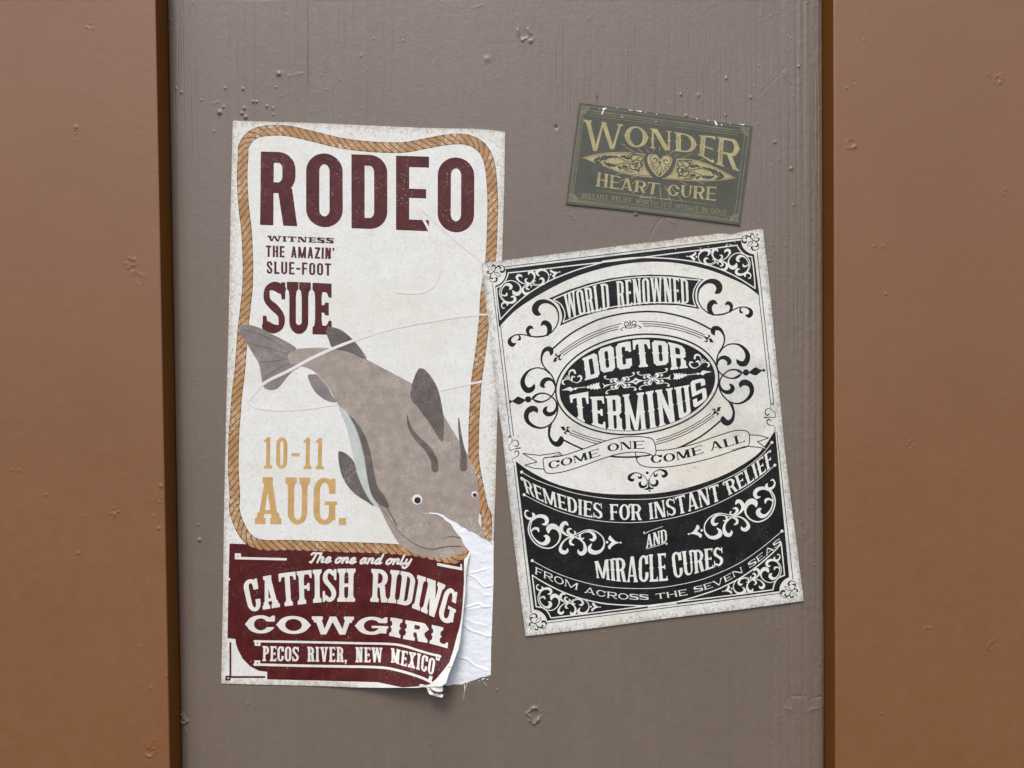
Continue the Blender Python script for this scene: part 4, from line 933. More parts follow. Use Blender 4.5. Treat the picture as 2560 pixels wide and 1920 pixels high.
# crumpled end of the torn corner
def h_curl(u, v): return .0185+.0035*vnoise(u, v, 16, 12, 71)+.0010*vnoise(u, v, 6, 7, 72)
twist = d2((605, 1188), (640, 1178), (720, 1192), (800, 1182), (860, 1140), (920, 1080), (985, 1000), (1040, 930), (1090, 885), (1150, 830), (1185, 850), (1130, 960), (1100, 1050), (1062, 1130), (1045, 1200), (1030, 1330), (1018, 1395), (990, 1412), (900, 1388), (850, 1372), (790, 1352), (755, 1300), (735, 1240), (690, 1228), (612, 1232))
F = Field(1040, 1650, 1140, 1750, 3).fill(twist).cut(d2((948, 1192), (975, 1172), (1012, 1182), (1015, 1210), (980, 1216), (945, 1210)))
curl = ink_mesh("folded_corner", F, h_curl, 0, W_RODEO, rodeo, merge=False, raw=True)
F = Field(1040, 1650, 1140, 1750, 3).line(d2((800, 1255), (850, 1305), (930, 1330), (1022, 1328)), [3.2, 4, 4.4, 4.6]).line(d2((1060, 985), (1047, 1060), (1040, 1140), (1038, 1230), (1024, 1335)), [3.5, 4.5, 4, 4.5, 4.5])
for p in ((820, 1262), (915, 1335), (1050, 1025), (1060, 1000)): F.dot(d2(p)[0], 1.3, '-')
ink_mesh("folded_print", F, h_curl, .0003, I_MAROON, curl, merge=False, raw=True)

# ------------------------------------------------------------------ the black and white poster
def homog(src, dst):
    Am = []
    for (x, y), (X, Y) in zip(src, dst): Am += [[x, y, 1, 0, 0, 0, -X*x, -X*y, -X], [0, 0, 0, x, y, 1, -Y*x, -Y*y, -Y]]
    return np.linalg.svd(np.array(Am))[2][-1].reshape(3, 3)
def ap(Hm, p):
    p = np.asarray(p, float).reshape(-1, 2); q = np.hstack([p, np.ones((len(p), 1))])@Hm.T; return q[:, :2]/q[:, 2:]
MC = np.array([T1((68, 285))[0], c1((1940, 22))[0], T2((2155, 1250))[0], T2((232, 1495))[0]])
LW, LH = 702., 941.
HL = homog([(0, 0), (LW, 0), (LW, LH), (0, LH)], MC); HI = np.linalg.inv(HL)
def loc(*p): return ap(HL, p[0] if len(p) == 1 else p)
def tol(p): return ap(HI, p)
def mir(p): q = tol(p); q[:, 0] = 2*AX-q[:, 0]; return ap(HL, q)
AX = LW/2-3
def h_mono(u, v): return .0023+.0004*vnoise(u, v, 170, 150, 81)+.00012*vnoise(u, v, 45, 60, 82)
mono = thing("advertising_poster", "cream and black handbill with ornate scrollwork, tilted and overlapping the rodeo poster", "poster", tuple(pos(1660, 1545, 0)))
MB = (1195, 560, 2025, 1605)
def FM(): return Field(*MB, res=2)
ink_mesh("paper_sheet", Field(*MB, res=1).fill(MONO), h_mono, 0, W_MONO, mono, rim=MONO, ageing=14.)
MS = FM().fill(MONO)

K = FM()             # black print
# top corner pieces under the big arch
arch = T1((196, 752), (270, 672), (350, 603), (500, 508), (700, 405), (900, 335), (1100, 292), (1290, 275), (1450, 280), (1600, 303), (1750, 342), (1900, 402), (2000, 452), (2092, 522))
K.fill(np.vstack([spline(arch, 6), loc((671.5, 21.5), (28.5, 21.5))]))
# bottom black field
low = T2((163, 284), (260, 352), (400, 425), (550, 473), (750, 507), (950, 514), (1150, 505), (1350, 468), (1550, 402), (1700, 328), (1850, 222), (1958, 72))
K.fill(np.vstack([spline(low, 6), loc((671.5, LH-32.), (28.5, LH-32.))]))
MED = [(24, 26), (LW-24, 26), (24, LH-30), (LW-24, LH-30)]
for m in MED: K.dot(loc(m)[0], 34, '-')
# banner behind the first line
ban = np.vstack([T1((560, 541), (700, 481), (850, 431), (1000, 396), (1150, 376), (1300, 368), (1450, 372), (1580, 388), (1686, 402)), spline(c2((505, 70), (420, 150), (345, 280), (325, 420), (350, 570), (410, 700)), 6), T1((1500, 592), (1350, 587), (1200, 595), (1050, 614), (900, 644), (770, 685), (640, 741)), spline(T1((640, 741), (655, 690), (650, 640), (630, 590), (600, 562), (560, 541)), 6)])
K.fill(ban)
# ellipse
EC = tol(T1((1203.5, 1167.5)))[0]
def ell(a, b, n=120): t = np.linspace(0, 2*math.pi, n, endpoint=False); return loc(np.stack([EC[0]+a*np.cos(t), EC[1]+b*np.sin(t)], 1))
K.line(ell(203.5, 124.), 4.0, smooth=False, closed=True); K.fill(ell(194.5, 115.5))
# scrolls left and right
def both(p, w, **k): K.line(p, w, **k); K.line(mir(p), w, **k)
def bothfill(p): K.fill(p); K.fill(mir(p))
s8 = 1/8.5077
def W8(*w): return [x*s8 for x in w]
both(c2((600, 785), (480, 690), (400, 560), (378, 430), (402, 290), (490, 175), (600, 115), (710, 112), (800, 165), (838, 245), (815, 322), (755, 362)), W8(25, 25, 27, 32, 42, 60, 85, 112, 135, 135, 110, 35), n=6)
both(c2((480, 690), (600, 785), (720, 822), (830, 824), (950, 802), (1060, 757), (1200, 690), (1320, 660), (1420, 672), (1495, 720), (1512, 790), (1470, 848), (1400, 835)), W8(22, 26, 30, 34, 32, 28, 24, 24, 32, 62, 90, 85, 25), n=6)
both(c2((700, 820), (635, 730), (628, 640), (668, 575), (725, 552), (785, 592)), W8(50, 100, 112, 112, 85, 25), n=6)
both(c2((1060, 757), (1092, 690), (1088, 622), (1042, 578), (995, 582), (970, 622)), W8(50, 62, 75, 78, 60, 18), n=6)
both(c2((1310, 668), (1280, 712), (1290, 765), (1322, 775)), W8(12, 34, 48, 36), n=6)
both(np.vstack([c2((735, 1255), (702, 1195), (720, 1125), (785, 1108), (865, 1145), (925, 1240), (948, 1340), (930, 1440), (885, 1540)), c3((690, 385), (640, 480), (614, 590), (610, 700), (632, 800), (690, 875), (760, 932), (850, 972), (960, 984), (1060, 950), (1150, 872))]), W8(24, 90, 105, 92, 70, 45, 36, 30, 30, 30, 30, 30, 32, 30, 28, 28, 30, 34, 55, 20), n=6)
both(c3((680, 430), (750, 335), (860, 268), (980, 252), (1100, 280), (1205, 365), (1265, 470), (1262, 580), (1210, 665), (1135, 675), (1070, 640), (1040, 585)), W8(26, 26, 27, 30, 46, 72, 98, 112, 122, 112, 80, 22), n=6)
both(c3((622, 700), (642, 610), (705, 550), (790, 545), (855, 590), (880, 645), (840, 700)), W8(26, 42, 70, 92, 102, 88, 22), n=6)
both(c3((740, 922), (830, 842), (930, 803), (1030, 806), (1105, 842), (1160, 872)), W8(28, 30, 34, 40, 58, 24), n=6)
both(c3((740, 922), (692, 1000), (672, 1090), (692, 1180), (745, 1248), (820, 1280), (900, 1268), (948, 1205), (930, 1145), (880, 1105)), W8(28, 30, 34, 45, 62, 82, 95, 95, 70, 18), n=6)
both(np.vstack([c3((655, 1100), (668, 1200), (700, 1280), (760, 1372), (870, 1472), (1000, 1520), (1130, 1510), (1250, 1440), (1340, 1330), (1358, 1210), (1310, 1112), (1210, 1072), (1130, 1105), (1112, 1180))]), W8(26, 28, 30, 30, 30, 33, 42, 60, 84, 98, 112, 128, 100, 20), n=6)
both(np.vstack([c3((870, 1480), (925, 1580), (958, 1660)), T1((1890, 1310), (1905, 1370), (1893, 1425), (1858, 1448), (1828, 1425), (1826, 1400))]), [3.3, 3.4, 3.6, 4.5, 6, 9, 14, 14, 2.5], n=6)
for p, r in (((1235, 860), 68), ((1610, 815), 32)):
    q = c3(p); K.dot(q[0], r*s8); K.dot(mir(q)[0], r*s8)
bothfill(spline(c3((1300, 862), (1365, 795), (1440, 750), (1515, 788), (1580, 815), (1525, 868), (1450, 920), (1370, 905)), 5, True))
# arcs above and below the ellipse
both(np.vstack([T1((1138, 646), (1203, 640), (1290, 637), (1400, 645), (1550, 680), (1650, 720), (1745, 770))]), 4.2)
def vmir(p): q = tol(p); q[:, 1] = 2*EC[1]-q[:, 1]; return ap(HL, q)
for L in (T1((1215, 708), (1340, 712), (1480, 732), (1600, 768), (1692, 805)), T1((1240, 725), (1350, 730), (1480, 750), (1600, 785), (1705, 824)), T1((1250, 742), (1350, 745), (1480, 767), (1590, 798), (1675, 832))):
    both(L, 2.0)
    for q in (vmir(L), mir(vmir(L))): K.line(q, 2.0)
L = vmir(T1((1138, 646), (1203, 640), (1290, 637), (1400, 645), (1550, 680), (1650, 720), (1755, 773))); both(L, 4.2)
for P in (c2((600, 1330), (665, 1326), (688, 1362), (722, 1412), (640, 1416), (625, 1372)),):
    for q in (P, mir(P), vmir(P), mir(vmir(P))): K.fill(q)
for P, w in ((c2((545, 1320), (600, 1305), (630, 1275), (595, 1255)), W8(20, 30, 30, 16)), (c2((545, 1325), (580, 1372), (560, 1398), (522, 1385)), W8(20, 30, 30, 16)), (c2((520, 1305), (590, 1335)), W8(12, 20))):
    for q in (P, mir(P), vmir(P), mir(vmir(P))): K.line(q, w)
# little crown over the ellipse
for P, w in ((T1((1152, 760), (1125, 752), (1108, 730), (1120, 712), (1138, 720), (1135, 738)), [1.2, 1.6, 2, 2.2, 2.4, 1.5]), (T1((1152, 760), (1165, 740), (1180, 730), (1192, 742), (1182, 755)), [1, 1.6, 2, 2, 1.2]), (T1((1110, 748), (1095, 755), (1082, 770), (1095, 775)), [1, 1.6, 2.2, 1.5]), (T1((1151, 700), (1151, 735)), [1, 3.2])): both(P, w)
# curls at the ends of the frame lines
for P, w in ((np.vstack([c3((1812, 1550), (1790, 1525), (1755, 1545), (1755, 1600), (1775, 1650))]), [2.6, 3, 1.5, 1.2, 1.2]), (T1((2183, 1355), (2160, 1343), (2138, 1352), (2134, 1378), (2150, 1392), (2166, 1382)), [1, 1.6, 2.2, 2.6, 2.8, 1.8]), (T1((2183, 1355), (2205, 1375), (2205, 1405), (2185, 1408)), [1, 1.6, 2, 1.8]), (T1((2200, 1470), (2175, 1465), (2152, 1455), (2146, 1432), (2162, 1422), (2176, 1432)), [1, 1.6, 2.2, 2.6, 2.8, 1.8]), (T1((2130, 1408), (2180, 1406)), [3.5, 1.2]), (T1((2200, 1470), (2208, 1490), (2198, 1505)), [1, 1.3, 1.3])): both(P, w)
# frame lines
yt = tol(c3((1790, 1530)))[0][1]; yb = tol(T2((1955, 72)))[0][1]
ya = tol(T1((2092, 522)))[0][1]
for x in (21.2, 28.6):
    for X in (x, LW-x):
        K.line(loc((X, 55 if x < 25 else ya-3), (X, yt)), 1.8, smooth=False)
        if x < 25: K.line(loc((X, yb+6), (X, LH-58)), 1.8, smooth=False)
K.line(loc((52, 16.), (LW-52, 16.)), 1.8, smooth=False); K.line(loc((52, LH-26.5), (LW-52, LH-26.5)), 1.8, smooth=False)
# corner medallions
def corners(p, w=None):
    q = tol(p)
    for fx in (0, 1):
        for fy in (0, 1):
            r = q.copy()
            if fx: r[:, 0] = LW-r[:, 0]
            if fy: r[:, 1] = LH-4-r[:, 1]
            r = ap(HL, r); K.line(r, w, n=6)
corners(c1((1715, 250), (1670, 195), (1590, 158), (1520, 178), (1487, 240), (1515, 300), (1570, 305), (1588, 270)), W8(14, 16, 15, 12, 18, 40, 40, 12))
corners(c1((1680, 215), (1640, 185), (1590, 182), (1570, 215), (1595, 230)), W8(10, 16, 26, 32, 14))
corners(c1((1715, 250), (1790, 292), (1842, 370), (1835, 440), (1770, 475), (1710, 455), (1695, 405), (1730, 395)), W8(14, 18, 14, 14, 20, 34, 38, 14))
corners(c1((1795, 300), (1822, 345), (1810, 390), (1765, 385)), W8(10, 18, 32, 14))
corners(c1((1720, 268), (1650, 302), (1612, 350), (1610, 390), (1660, 370), (1705, 325), (1720, 268)), W8(12, 14, 12, 12, 12, 12, 12))
corners(c1((1705, 235), (1672, 185), (1685, 130), (1725, 128), (1728, 152)), W8(16, 18, 26, 28, 16)); corners(c1((1735, 255), (1790, 285), (1845, 260), (1848, 222), (1820, 225)), W8(16, 18, 26, 28, 16))
corners(c1((1745, 210), (1765, 160), (1820, 125), (1815, 180), (1765, 212), (1745, 210)), W8(10, 10, 10, 10, 10, 10))
# small flourish under the ribbon
axp = c6((1775, 880)); 
for P, w in ((c6((1795, 935), (1795, 860), (1845, 785), (1930, 743), (2005, 765), (2022, 805), (1985, 835), (1962, 815)), [1.4, 1.6, 1.8, 3, 7, 8, 7, 2]), (c6((1855, 790), (1860, 825), (1885, 825), (1900, 800)), [2, 5, 5, 2]), (c6((1795, 930), (1830, 960), (1885, 950), (1898, 905), (1875, 885)), [2, 5, 7.5, 6.5, 2]), (c6((1772, 890), (1780, 960), (1800, 1000), (1855, 995)), [1.4, 3, 6, 1.5])):
    K.line(P, w); q = tol(P); ax = tol(c6((1772, 880)))[0][0]; q[:, 0] = 2*ax-q[:, 0]; K.line(ap(HL, q), w)
for p, r in (((1760, 785), 3.6), ((1772, 887), 2), ((1790, 1035), 2.4)): K.dot(c6(p)[0], r)
# ribbon: paper shows where it passes in front
rib1 = spline(c6((330, 585), (460, 568), (600, 545), (840, 468), (1100, 375), (1300, 312), (1500, 285), (1690, 288), (1815, 312), (1860, 370), (1880, 490), (1868, 535), (1835, 548), (1760, 515), (1640, 500), (1500, 502), (1350, 528), (1200, 570), (1000, 640), (800, 712), (600, 770), (430, 795), (352, 772), (328, 690)), 5, True)
rib2 = spline(T2((1133, 212), (1190, 208), (1260, 198), (1400, 165), (1550, 112), (1670, 76), (1740, 72), (1776, 92), (1780, 150), (1765, 183), (1700, 202), (1560, 250), (1400, 292), (1250, 320), (1110, 328), (1030, 312), (1000, 275), (1020, 254), (1090, 243)), 5, True)
tailL = c6((40, 518), (270, 545), (450, 520), (545, 500), (580, 545), (335, 590), (330, 735), (200, 725), (65, 680), (235, 635)); tailR = T2((1780, 102), (1850, 106), (1912, 125), (1835, 150), (1910, 206), (1850, 190), (1770, 182))
for P in (tailL, tailR, rib2, rib1): K.cut(P)
K.line(tailL, 2.2, smooth=False, closed=True); K.line(tailR, 2.2, smooth=False, closed=True); K.cut(rib2); K.line(rib2, 2.3, smooth=False, closed=True); K.cut(rib1); K.line(rib1, 2.3, smooth=False, closed=True)
K.line(c6((345, 583), (450, 560), (545, 525), (560, 512)), 1.6); K.line(c6((1598, 505), (1606, 590)), 2.2); K.line(T2((1660, 205), (1670, 215), (1710, 200), (1770, 178)), 1.6); K.line(T2((1660, 205), (1750, 182)), 1.4)
K.clip(MS)
blk = ink_mesh("black_print", K, h_mono, .00006, I_BLACK, mono)
SER = style(st=.34, hb=.085, th=.11, sl=.12, sh=.07, tw=.09, tl=.12, track=.13, space=.5, rf=9, diag=.33, ball=.07)
F = Field(1360, 1090, 1880, 1190, 3)
text(F, "COME", c6((400, 735), (570, 700), (745, 655), (930, 605), (1108, 550)), c6((385, 630), (555, 598), (725, 555), (905, 505), (1085, 448)), SER, widths=dict(C=1.2, O=1.25, M=1.5, E=1.2))
text(F, "ONE", c6((1215, 497), (1450, 462), (1718, 452)), c6((1203, 392), (1440, 356), (1715, 342)), SER, widths=dict(O=1.25, N=1.25, E=1.2))
text(F, "COME", T2((1100, 300), (1190, 292), (1280, 278), (1370, 256), (1462, 228)), T2((1094, 243), (1185, 236), (1272, 222), (1358, 201), (1446, 172)), SER, widths=dict(C=1.2, O=1.25, M=1.5, E=1.2))
text(F, "ALL", T2((1513, 212), (1630, 185), (1748, 150)), T2((1498, 155), (1615, 130), (1735, 95)), SER, widths=dict(A=1.25, L=1.0))
ink_mesh("ribbon_lettering", F, h_mono, .00006, I_BLACK, mono)

# cream lettering and lines in the black areas
C_ = FM()
fr = spline(c1((1385, 365), (1400, 400), (1430, 450), (1500, 530), (1600, 590), (1695, 610)), 5)
topl = np.vstack([fr[::-1], c1((1385, 365), (800, 445), (0, 543)), T1((1240, 243), (1000, 273))])
C_.line(np.vstack([c1((1695, 610), (1725, 800), (1748, 1000), (1768, 1285)), spline(np.vstack([c1((1768, 1285), (1600, 1175), (1400, 1055), (1100, 905), (800, 798), (560, 735), (300, 690), (0, 655)), T1((1380, 248), (1240, 243), (1100, 252), (950, 272))]), 6)]), 2.9, smooth=False)
C_.line(topl, 2.9, smooth=False)
for P, sm in ((np.vstack([c1((1695, 610), (1725, 800), (1748, 1000), (1768, 1285)), spline(np.vstack([c1((1768, 1285), (1600, 1175), (1400, 1055), (1100, 905), (800, 798), (560, 735), (300, 690), (0, 655)), T1((1380, 248), (1240, 243))]), 6)]), 0), (topl, 0)): C_.line(mir(P), 2.9, smooth=False)
flr = spline(d5((280, 945), (400, 968), (480, 1040), (535, 1140)), 5)
botl = np.vstack([d5((212, 400), (280, 945)), flr, d5((535, 1140), (1200, 1060), (2212, 928), (2900, 838))])
boar = spline(d5((212, 400), (400, 520), (700, 672), (1000, 787), (1300, 862), (1600, 905), (2212, 928), (2700, 890)), 6)
for P in (botl, boar): C_.line(P, 2.9, smooth=False); C_.line(mir(P), 2.9, smooth=False)
C_.line(np.vstack([T1((592, 548), (720, 494), (860, 447), (1010, 411), (1160, 391), (1300, 384), (1450, 388), (1570, 401)), c2((440, 88))]), 2.8); C_.line(c2((440, 88), (375, 150), (300, 285), (278, 420), (294, 535), (335, 648)), 2.6); C_.line(np.vstack([T1((1630, 600), (1500, 577), (1350, 571), (1200, 579), (1050, 599), (900, 629), (780, 664), (663, 714))]), 2.8); C_.line(T1((663, 714), (676, 670), (669, 625), (642, 580), (592, 548)), 2.6)
# scroll motif, traced once, set in six places
s5 = 1/6.9125
MOT = [([(1570, 455), (1630, 560), (1642, 680), (1600, 820), (1500, 940), (1350, 1000), (1220, 960), (1142, 870), (1128, 770), (1165, 685), (1230, 645), (1295, 665), (1318, 735)], [22, 22, 22, 22, 22, 22, 24, 32, 48, 80, 95, 90, 25]),
       ([(1540, 460), (1600, 570), (1602, 690), (1560, 800), (1480, 888), (1400, 895), (1352, 845), (1365, 790), (1402, 772)], [16, 18, 22, 26, 45, 78, 82, 55, 18]),
       ([(1570, 475), (1480, 425), (1395, 420), (1318, 460), (1295, 525), (1330, 578), (1385, 568)], [18, 46, 58, 68, 66, 52, 18]), ([(1605, 645), (1545, 605), (1485, 622), (1475, 670)], [20, 34, 48, 26]),
       ([(1510, 430), (1492, 375), (1512, 338)], [60, 45, 14]), ([(1520, 440), (1605, 405), (1638, 330), (1608, 272), (1572, 285)], [50, 40, 26, 26, 18]),
       ([(920, 905), (1010, 862), (1080, 780), (1085, 710), (1045, 655), (995, 645), (962, 692)], [22, 30, 50, 66, 66, 60, 22]),
       ([(990, 885), (900, 885), (800, 868), (690, 852), (580, 880), (480, 960), (425, 1060), (430, 1170), (500, 1255), (600, 1272), (685, 1225), (690, 1160), (640, 1108)], [13, 14, 14, 16, 18, 20, 22, 28, 48, 66, 78, 55, 16]),
       ([(1000, 912), (900, 915), (820, 905), (720, 882), (630, 892), (572, 950), (562, 1010), (602, 1048), (655, 1022)], [13, 13, 14, 18, 36, 52, 58, 50, 16]), ([(780, 890), (812, 940), (792, 985), (748, 975)], [18, 36, 36, 16]),
       ([(900, 915), (830, 970), (770, 1050), (762, 1140), (792, 1208), (850, 1228), (888, 1190), (890, 1148)], [22, 26, 36, 54, 70, 66, 44, 14]), ([(915, 930), (980, 958), (985, 1018), (938, 1050)], [20, 42, 44, 16]),
       ([(920, 912), (1020, 912), (1110, 955), (1172, 1030), (1178, 1092), (1130, 1135), (1075, 1122), (1060, 1082)], [22, 22, 30, 46, 66, 66, 46, 14]), ([(900, 885), (960, 852), (990, 800), (960, 762), (918, 772)], [20, 36, 48, 38, 16]), ([(900, 885), (868, 850), (880, 822)], [18, 26, 18])]
FIN = [(165, 1207), (230, 1165), (275, 1100), (292, 1045), (332, 1070), (340, 1110), (292, 1165), (322, 1180), (378, 1215), (378, 1255), (355, 1280), (310, 1235), (240, 1212)]
def motif(fn, k):
    for P, w in MOT: C_.line(fn(P), np.array(w)*k, n=5)
    C_.fill(fn(FIN)); C_.dot(fn([(150, 1210)])[0], 17*k); C_.dot(fn([(375, 1146)])[0], 22*k)
def affine(src, dst):
    A_ = np.linalg.solve(np.hstack([np.array(src, float), np.ones((3, 1))]), np.asarray(dst, float)); return lambda p: np.hstack([np.asarray(p, float).reshape(-1, 2), np.ones((len(p), 1))])@A_
ref = [(150, 1210), (1572, 270), (1350, 1000)]
g5 = lambda p: c5(p)
g1 = affine(ref, np.vstack([c1((320, 605), (1625, 1078), (1380, 532))])); gb = affine(ref, np.vstack([d5((1385, 950), (325, 560), (545, 1008))]))
def scale_of(g): a = g([(0, 0), (100, 0)]); b = g([(0, 0), (0, 100)]); return (np.hypot(*(a[1]-a[0]))+np.hypot(*(b[1]-b[0])))/200
for g in (g5, g1, gb):
    k = scale_of(g); motif(g, k); motif(lambda p, g=g: mir(g(p)), k)
# rules of the lower field
for P in (T2((205, 360), (300, 412), (450, 468), (600, 512), (800, 543), (950, 549), (1150, 541), (1350, 505), (1500, 456), (1700, 365), (1850, 255), (1935, 155)), T2((222, 517), (350, 582), (500, 642), (700, 691), (900, 709), (1100, 701), (1300, 665), (1500, 602), (1700, 505), (1850, 405), (1955, 312)), T2((278, 972), (400, 1037), (550, 1097), (750, 1147), (950, 1164), (1150, 1160), (1350, 1127), (1500, 1085), (1700, 995), (1850, 895), (2005, 768))):
    C_.line(P, 1.5); C_.dot(P[0], 3.7); C_.dot(P[-1], 3.7)
# middle arrow of the ellipse
C_.line(c4((190, 722), (350, 705)), 1.6); C_.line(c4((1740, 540), (1900, 522)), 1.6); C_.line(c4((640, 675), (1500, 575)), 1.5)
ev = lambda p: mir(p)
for P in (c4((2100, 495), (2000, 478), (1968, 478), (1935, 520), (1905, 505), (1880, 522), (1908, 538), (1938, 525), (1975, 545), (2010, 515)), c4((1760, 535), (1730, 520), (1700, 532), (1690, 510), (1660, 530), (1650, 508), (1625, 530), (1610, 508), (1590, 525), (1565, 508), (1580, 555), (1568, 605), (1600, 590), (1615, 608), (1635, 585), (1655, 600), (1670, 575), (1700, 585), (1712, 560), (1740, 560))): C_.fill(P); C_.fill(ev(P))
C_.fill(c4((940, 642), (1010, 610), (1045, 575), (1085, 600), (1155, 612), (1090, 640), (1050, 672), (1010, 648))); C_.line(c4((1020, 630), (1075, 622)), 1.8, op='-'); C_.line(c4((1045, 612), (1050, 645)), 1.8, op='-')
for P in (c4((1430, 585), (1500, 570), (1530, 530), (1515, 580), (1535, 608), (1490, 592)),): C_.fill(P); C_.fill(ev(P))
ux = c4((1290, 595), (1390, 583))
def around(P):      # four quadrants round the small rosette
    o = ux[0]; ex = (ux[1]-ux[0])/np.hypot(*(ux[1]-ux[0])); ey = np.array([-ex[1], ex[0]])
    for sx in (1, -1):
        for sy in (1, -1):
            q = np.array([o+ex*x*sx/5.53+ey*y*sy/5.53 for x, y in P]); yield q; yield ev(q)
for P, w in (([(0, 0), (25, -45), (80, -75), (140, -70), (190, -85), (205, -115), (180, -120)], [1.2, 1.3, 1.4, 1.5, 2.2, 4, 2]), ([(5, -5), (45, -20), (70, -45), (50, -65), (35, -55)], [1.6, 4, 6.5, 5, 2]), ([(90, -75), (130, -45), (115, -30), (100, -40)], [1.2, 3, 3.5, 1.5])):
    for q in around(P): C_.line(q, w, n=4)
for P, w in ((c3((235, 725), (150, 768), (75, 745), (38, 690), (60, 640), (112, 652)), W8(10, 18, 30, 38, 36, 14)), (c3((240, 722), (240, 660), (212, 622), (165, 640)), W8(14, 34, 40, 16)), (c3((245, 715), (282, 620), (262, 520), (208, 485), (155, 502), (142, 562)), W8(10, 14, 26, 40, 44, 40)), (c3((240, 722), (300, 665), (370, 640), (435, 662), (445, 712), (415, 740)), W8(8, 12, 18, 34, 36, 20)), (c3((290, 640), (325, 580)), W8(8, 26)), (c3((295, 645), (370, 605)), W8(8, 22))):
    C_.line(P, w, n=5); C_.line(mir(P), w, n=5)
C_.clip(MS)
ink_mesh("cream_ornament", C_, h_mono, .00012, I_CREAM, blk)
F = Field(1400, 680, 1740, 810, 3)
text(F, "WORLD RENOWNED", T1((690, 688), (850, 650), (998, 620), (1150, 594), (1300, 580), (1450, 576), (1578, 581)), T1((664, 515), (825, 465), (985, 428), (1140, 404), (1290, 393), (1440, 391), (1570, 402)),
     style(st=.118, hb=.075, sl=.03, sh=.05, tw=.055, tl=.06, spur=.022, track=.062, space=.26, rf=1.0, diag=.115, th=.085), widths=dict(W=.56, O=.34, R=.37, L=.29, D=.37, E=.30, N=.40))
ink_mesh("banner_lettering", F, h_mono, .00013, I_CREAM, blk)
OCT = style(st=.225, hb=.165, sl=.06, sh=.085, tw=.13, tl=.18, spur=.04, mode='o', ch=.1, track=.085, diag=.23)
F = Field(1400, 840, 1800, 1090, 2)
text(F, "D", c4((345, 615), (450, 588), (552, 558)), c4((308, 312), (400, 268), (505, 225)), OCT)
text(F, "OCTO", c4((568, 514), (770, 475), (985, 443), (1200, 425), (1500, 393)), c4((525, 185), (740, 122), (960, 70), (1160, 48), (1488, 80)), OCT, widths=dict(O=.58, C=.58, T=.66))
text(F, "R", c4((1530, 470), (1640, 455), (1755, 440)), c4((1490, 84), (1610, 110), (1735, 155)), style(st=.21, hb=.15, sl=.06, sh=.085, spur=.04, mode='o', ch=.1))
OC2 = style(st=.155, hb=.115, sl=.045, sh=.06, tw=.085, tl=.11, spur=.03, mode='o', ch=.065, track=.05, diag=.115, th=.125, mst=.13)
text(F, "T", c4((175, 1100), (290, 1170), (405, 1225)), c4((130, 818), (260, 792), (390, 768)), style(st=.19, hb=.17, sl=.06, sh=.09, tw=.12, tl=.2, spur=.04, mode='o'))
text(F, "ERMINU", c4((438, 1225), (560, 1268), (680, 1300), (900, 1322), (1070, 1322), (1220, 1308), (1350, 1272), (1480, 1228), (1610, 1180), (1830, 1060)), c4((415, 842), (540, 836), (650, 830), (870, 812), (1020, 792), (1170, 775), (1300, 752), (1430, 735), (1555, 715), (1788, 675)), OC2, widths=dict(E=.42, R=.47, M=.66, N=.54, U=.47))
text(F, "S", c4((1850, 1000), (1940, 945), (2035, 865)), c4((1800, 628), (1900, 598), (2000, 585)), style(st=.2, hb=.145, sl=.06, mode='o', ch=.07))
EL = Field(F.x0, F.y0, F.x0+F.nx/2, F.y0+F.ny/2, 2).fill(ell(193, 114)); F.clip(EL)
ink_mesh("oval_lettering", F, h_mono, .00013, I_CREAM, blk)
VIC = style(st=.19, hb=.09, sl=.05, sh=.07, tw=.07, tl=.10, spur=.045, track=.09, space=.36, rf=1.25, diag=.18, th=.10, ball=.045, mst=.15)
F = Field(1300, 1110, 1950, 1310, 3)
text(F, "REMEDIES FOR INSTANT RELIEF", T2((236, 500), (340, 560), (490, 620), (640, 665), (780, 686), (845, 691), (1050, 691), (1115, 683), (1320, 645), (1565, 560), (1640, 520), (1780, 440), (1945, 315)), T2((208, 398), (318, 455), (478, 515), (640, 556), (770, 576), (842, 582), (1045, 580), (1105, 571), (1300, 524), (1545, 448), (1608, 425), (1750, 344), (1925, 205)), VIC)
ink_mesh("remedy_lettering", F, h_mono, .00013, I_CREAM, blk)
F = Field(1480, 1310, 1820, 1460, 3)
text(F, "AND", T2((1064, 886), (1135, 865), (1212, 842)), T2((1064, 796), (1130, 775), (1204, 752)), style(st=.2, hb=.09, sl=.06, sh=.08, spur=.05, track=.06, rf=1.2, diag=.2, th=.12))
F.line(T2((1052, 772), (1050, 782), (1062, 782), (1100, 764), (1180, 736)), [2, 2.4, 1.6, 1.3, 1.3]); F.line(T2((1066, 892), (1150, 868), (1195, 852), (1210, 852), (1205, 862)), [1.3, 1.3, 1.6, 2.4, 2])
text(F, "MIRACLE CURES", T2((722, 1090), (800, 1105), (900, 1118), (1000, 1121), (1195, 1112), (1262, 1096), (1420, 1058), (1600, 998)), T2((706, 978), (790, 965), (890, 952), (1000, 940), (1180, 921), (1240, 915), (1410, 898), (1590, 878)), style(st=.15, hb=.08, sl=.035, sh=.06, tw=.06, tl=.09, spur=.035, track=.045, space=.22, rf=1.25, diag=.145, th=.085, ball=.04, mst=.12), widths=dict(M=.7, R=.5, A=.56, C=.47, L=.4, E=.42, U=.5, S=.46))
ink_mesh("cure_lettering", F, h_mono, .00013, I_CREAM, blk)
F = Field(1330, 1335, 1970, 1510, 3)
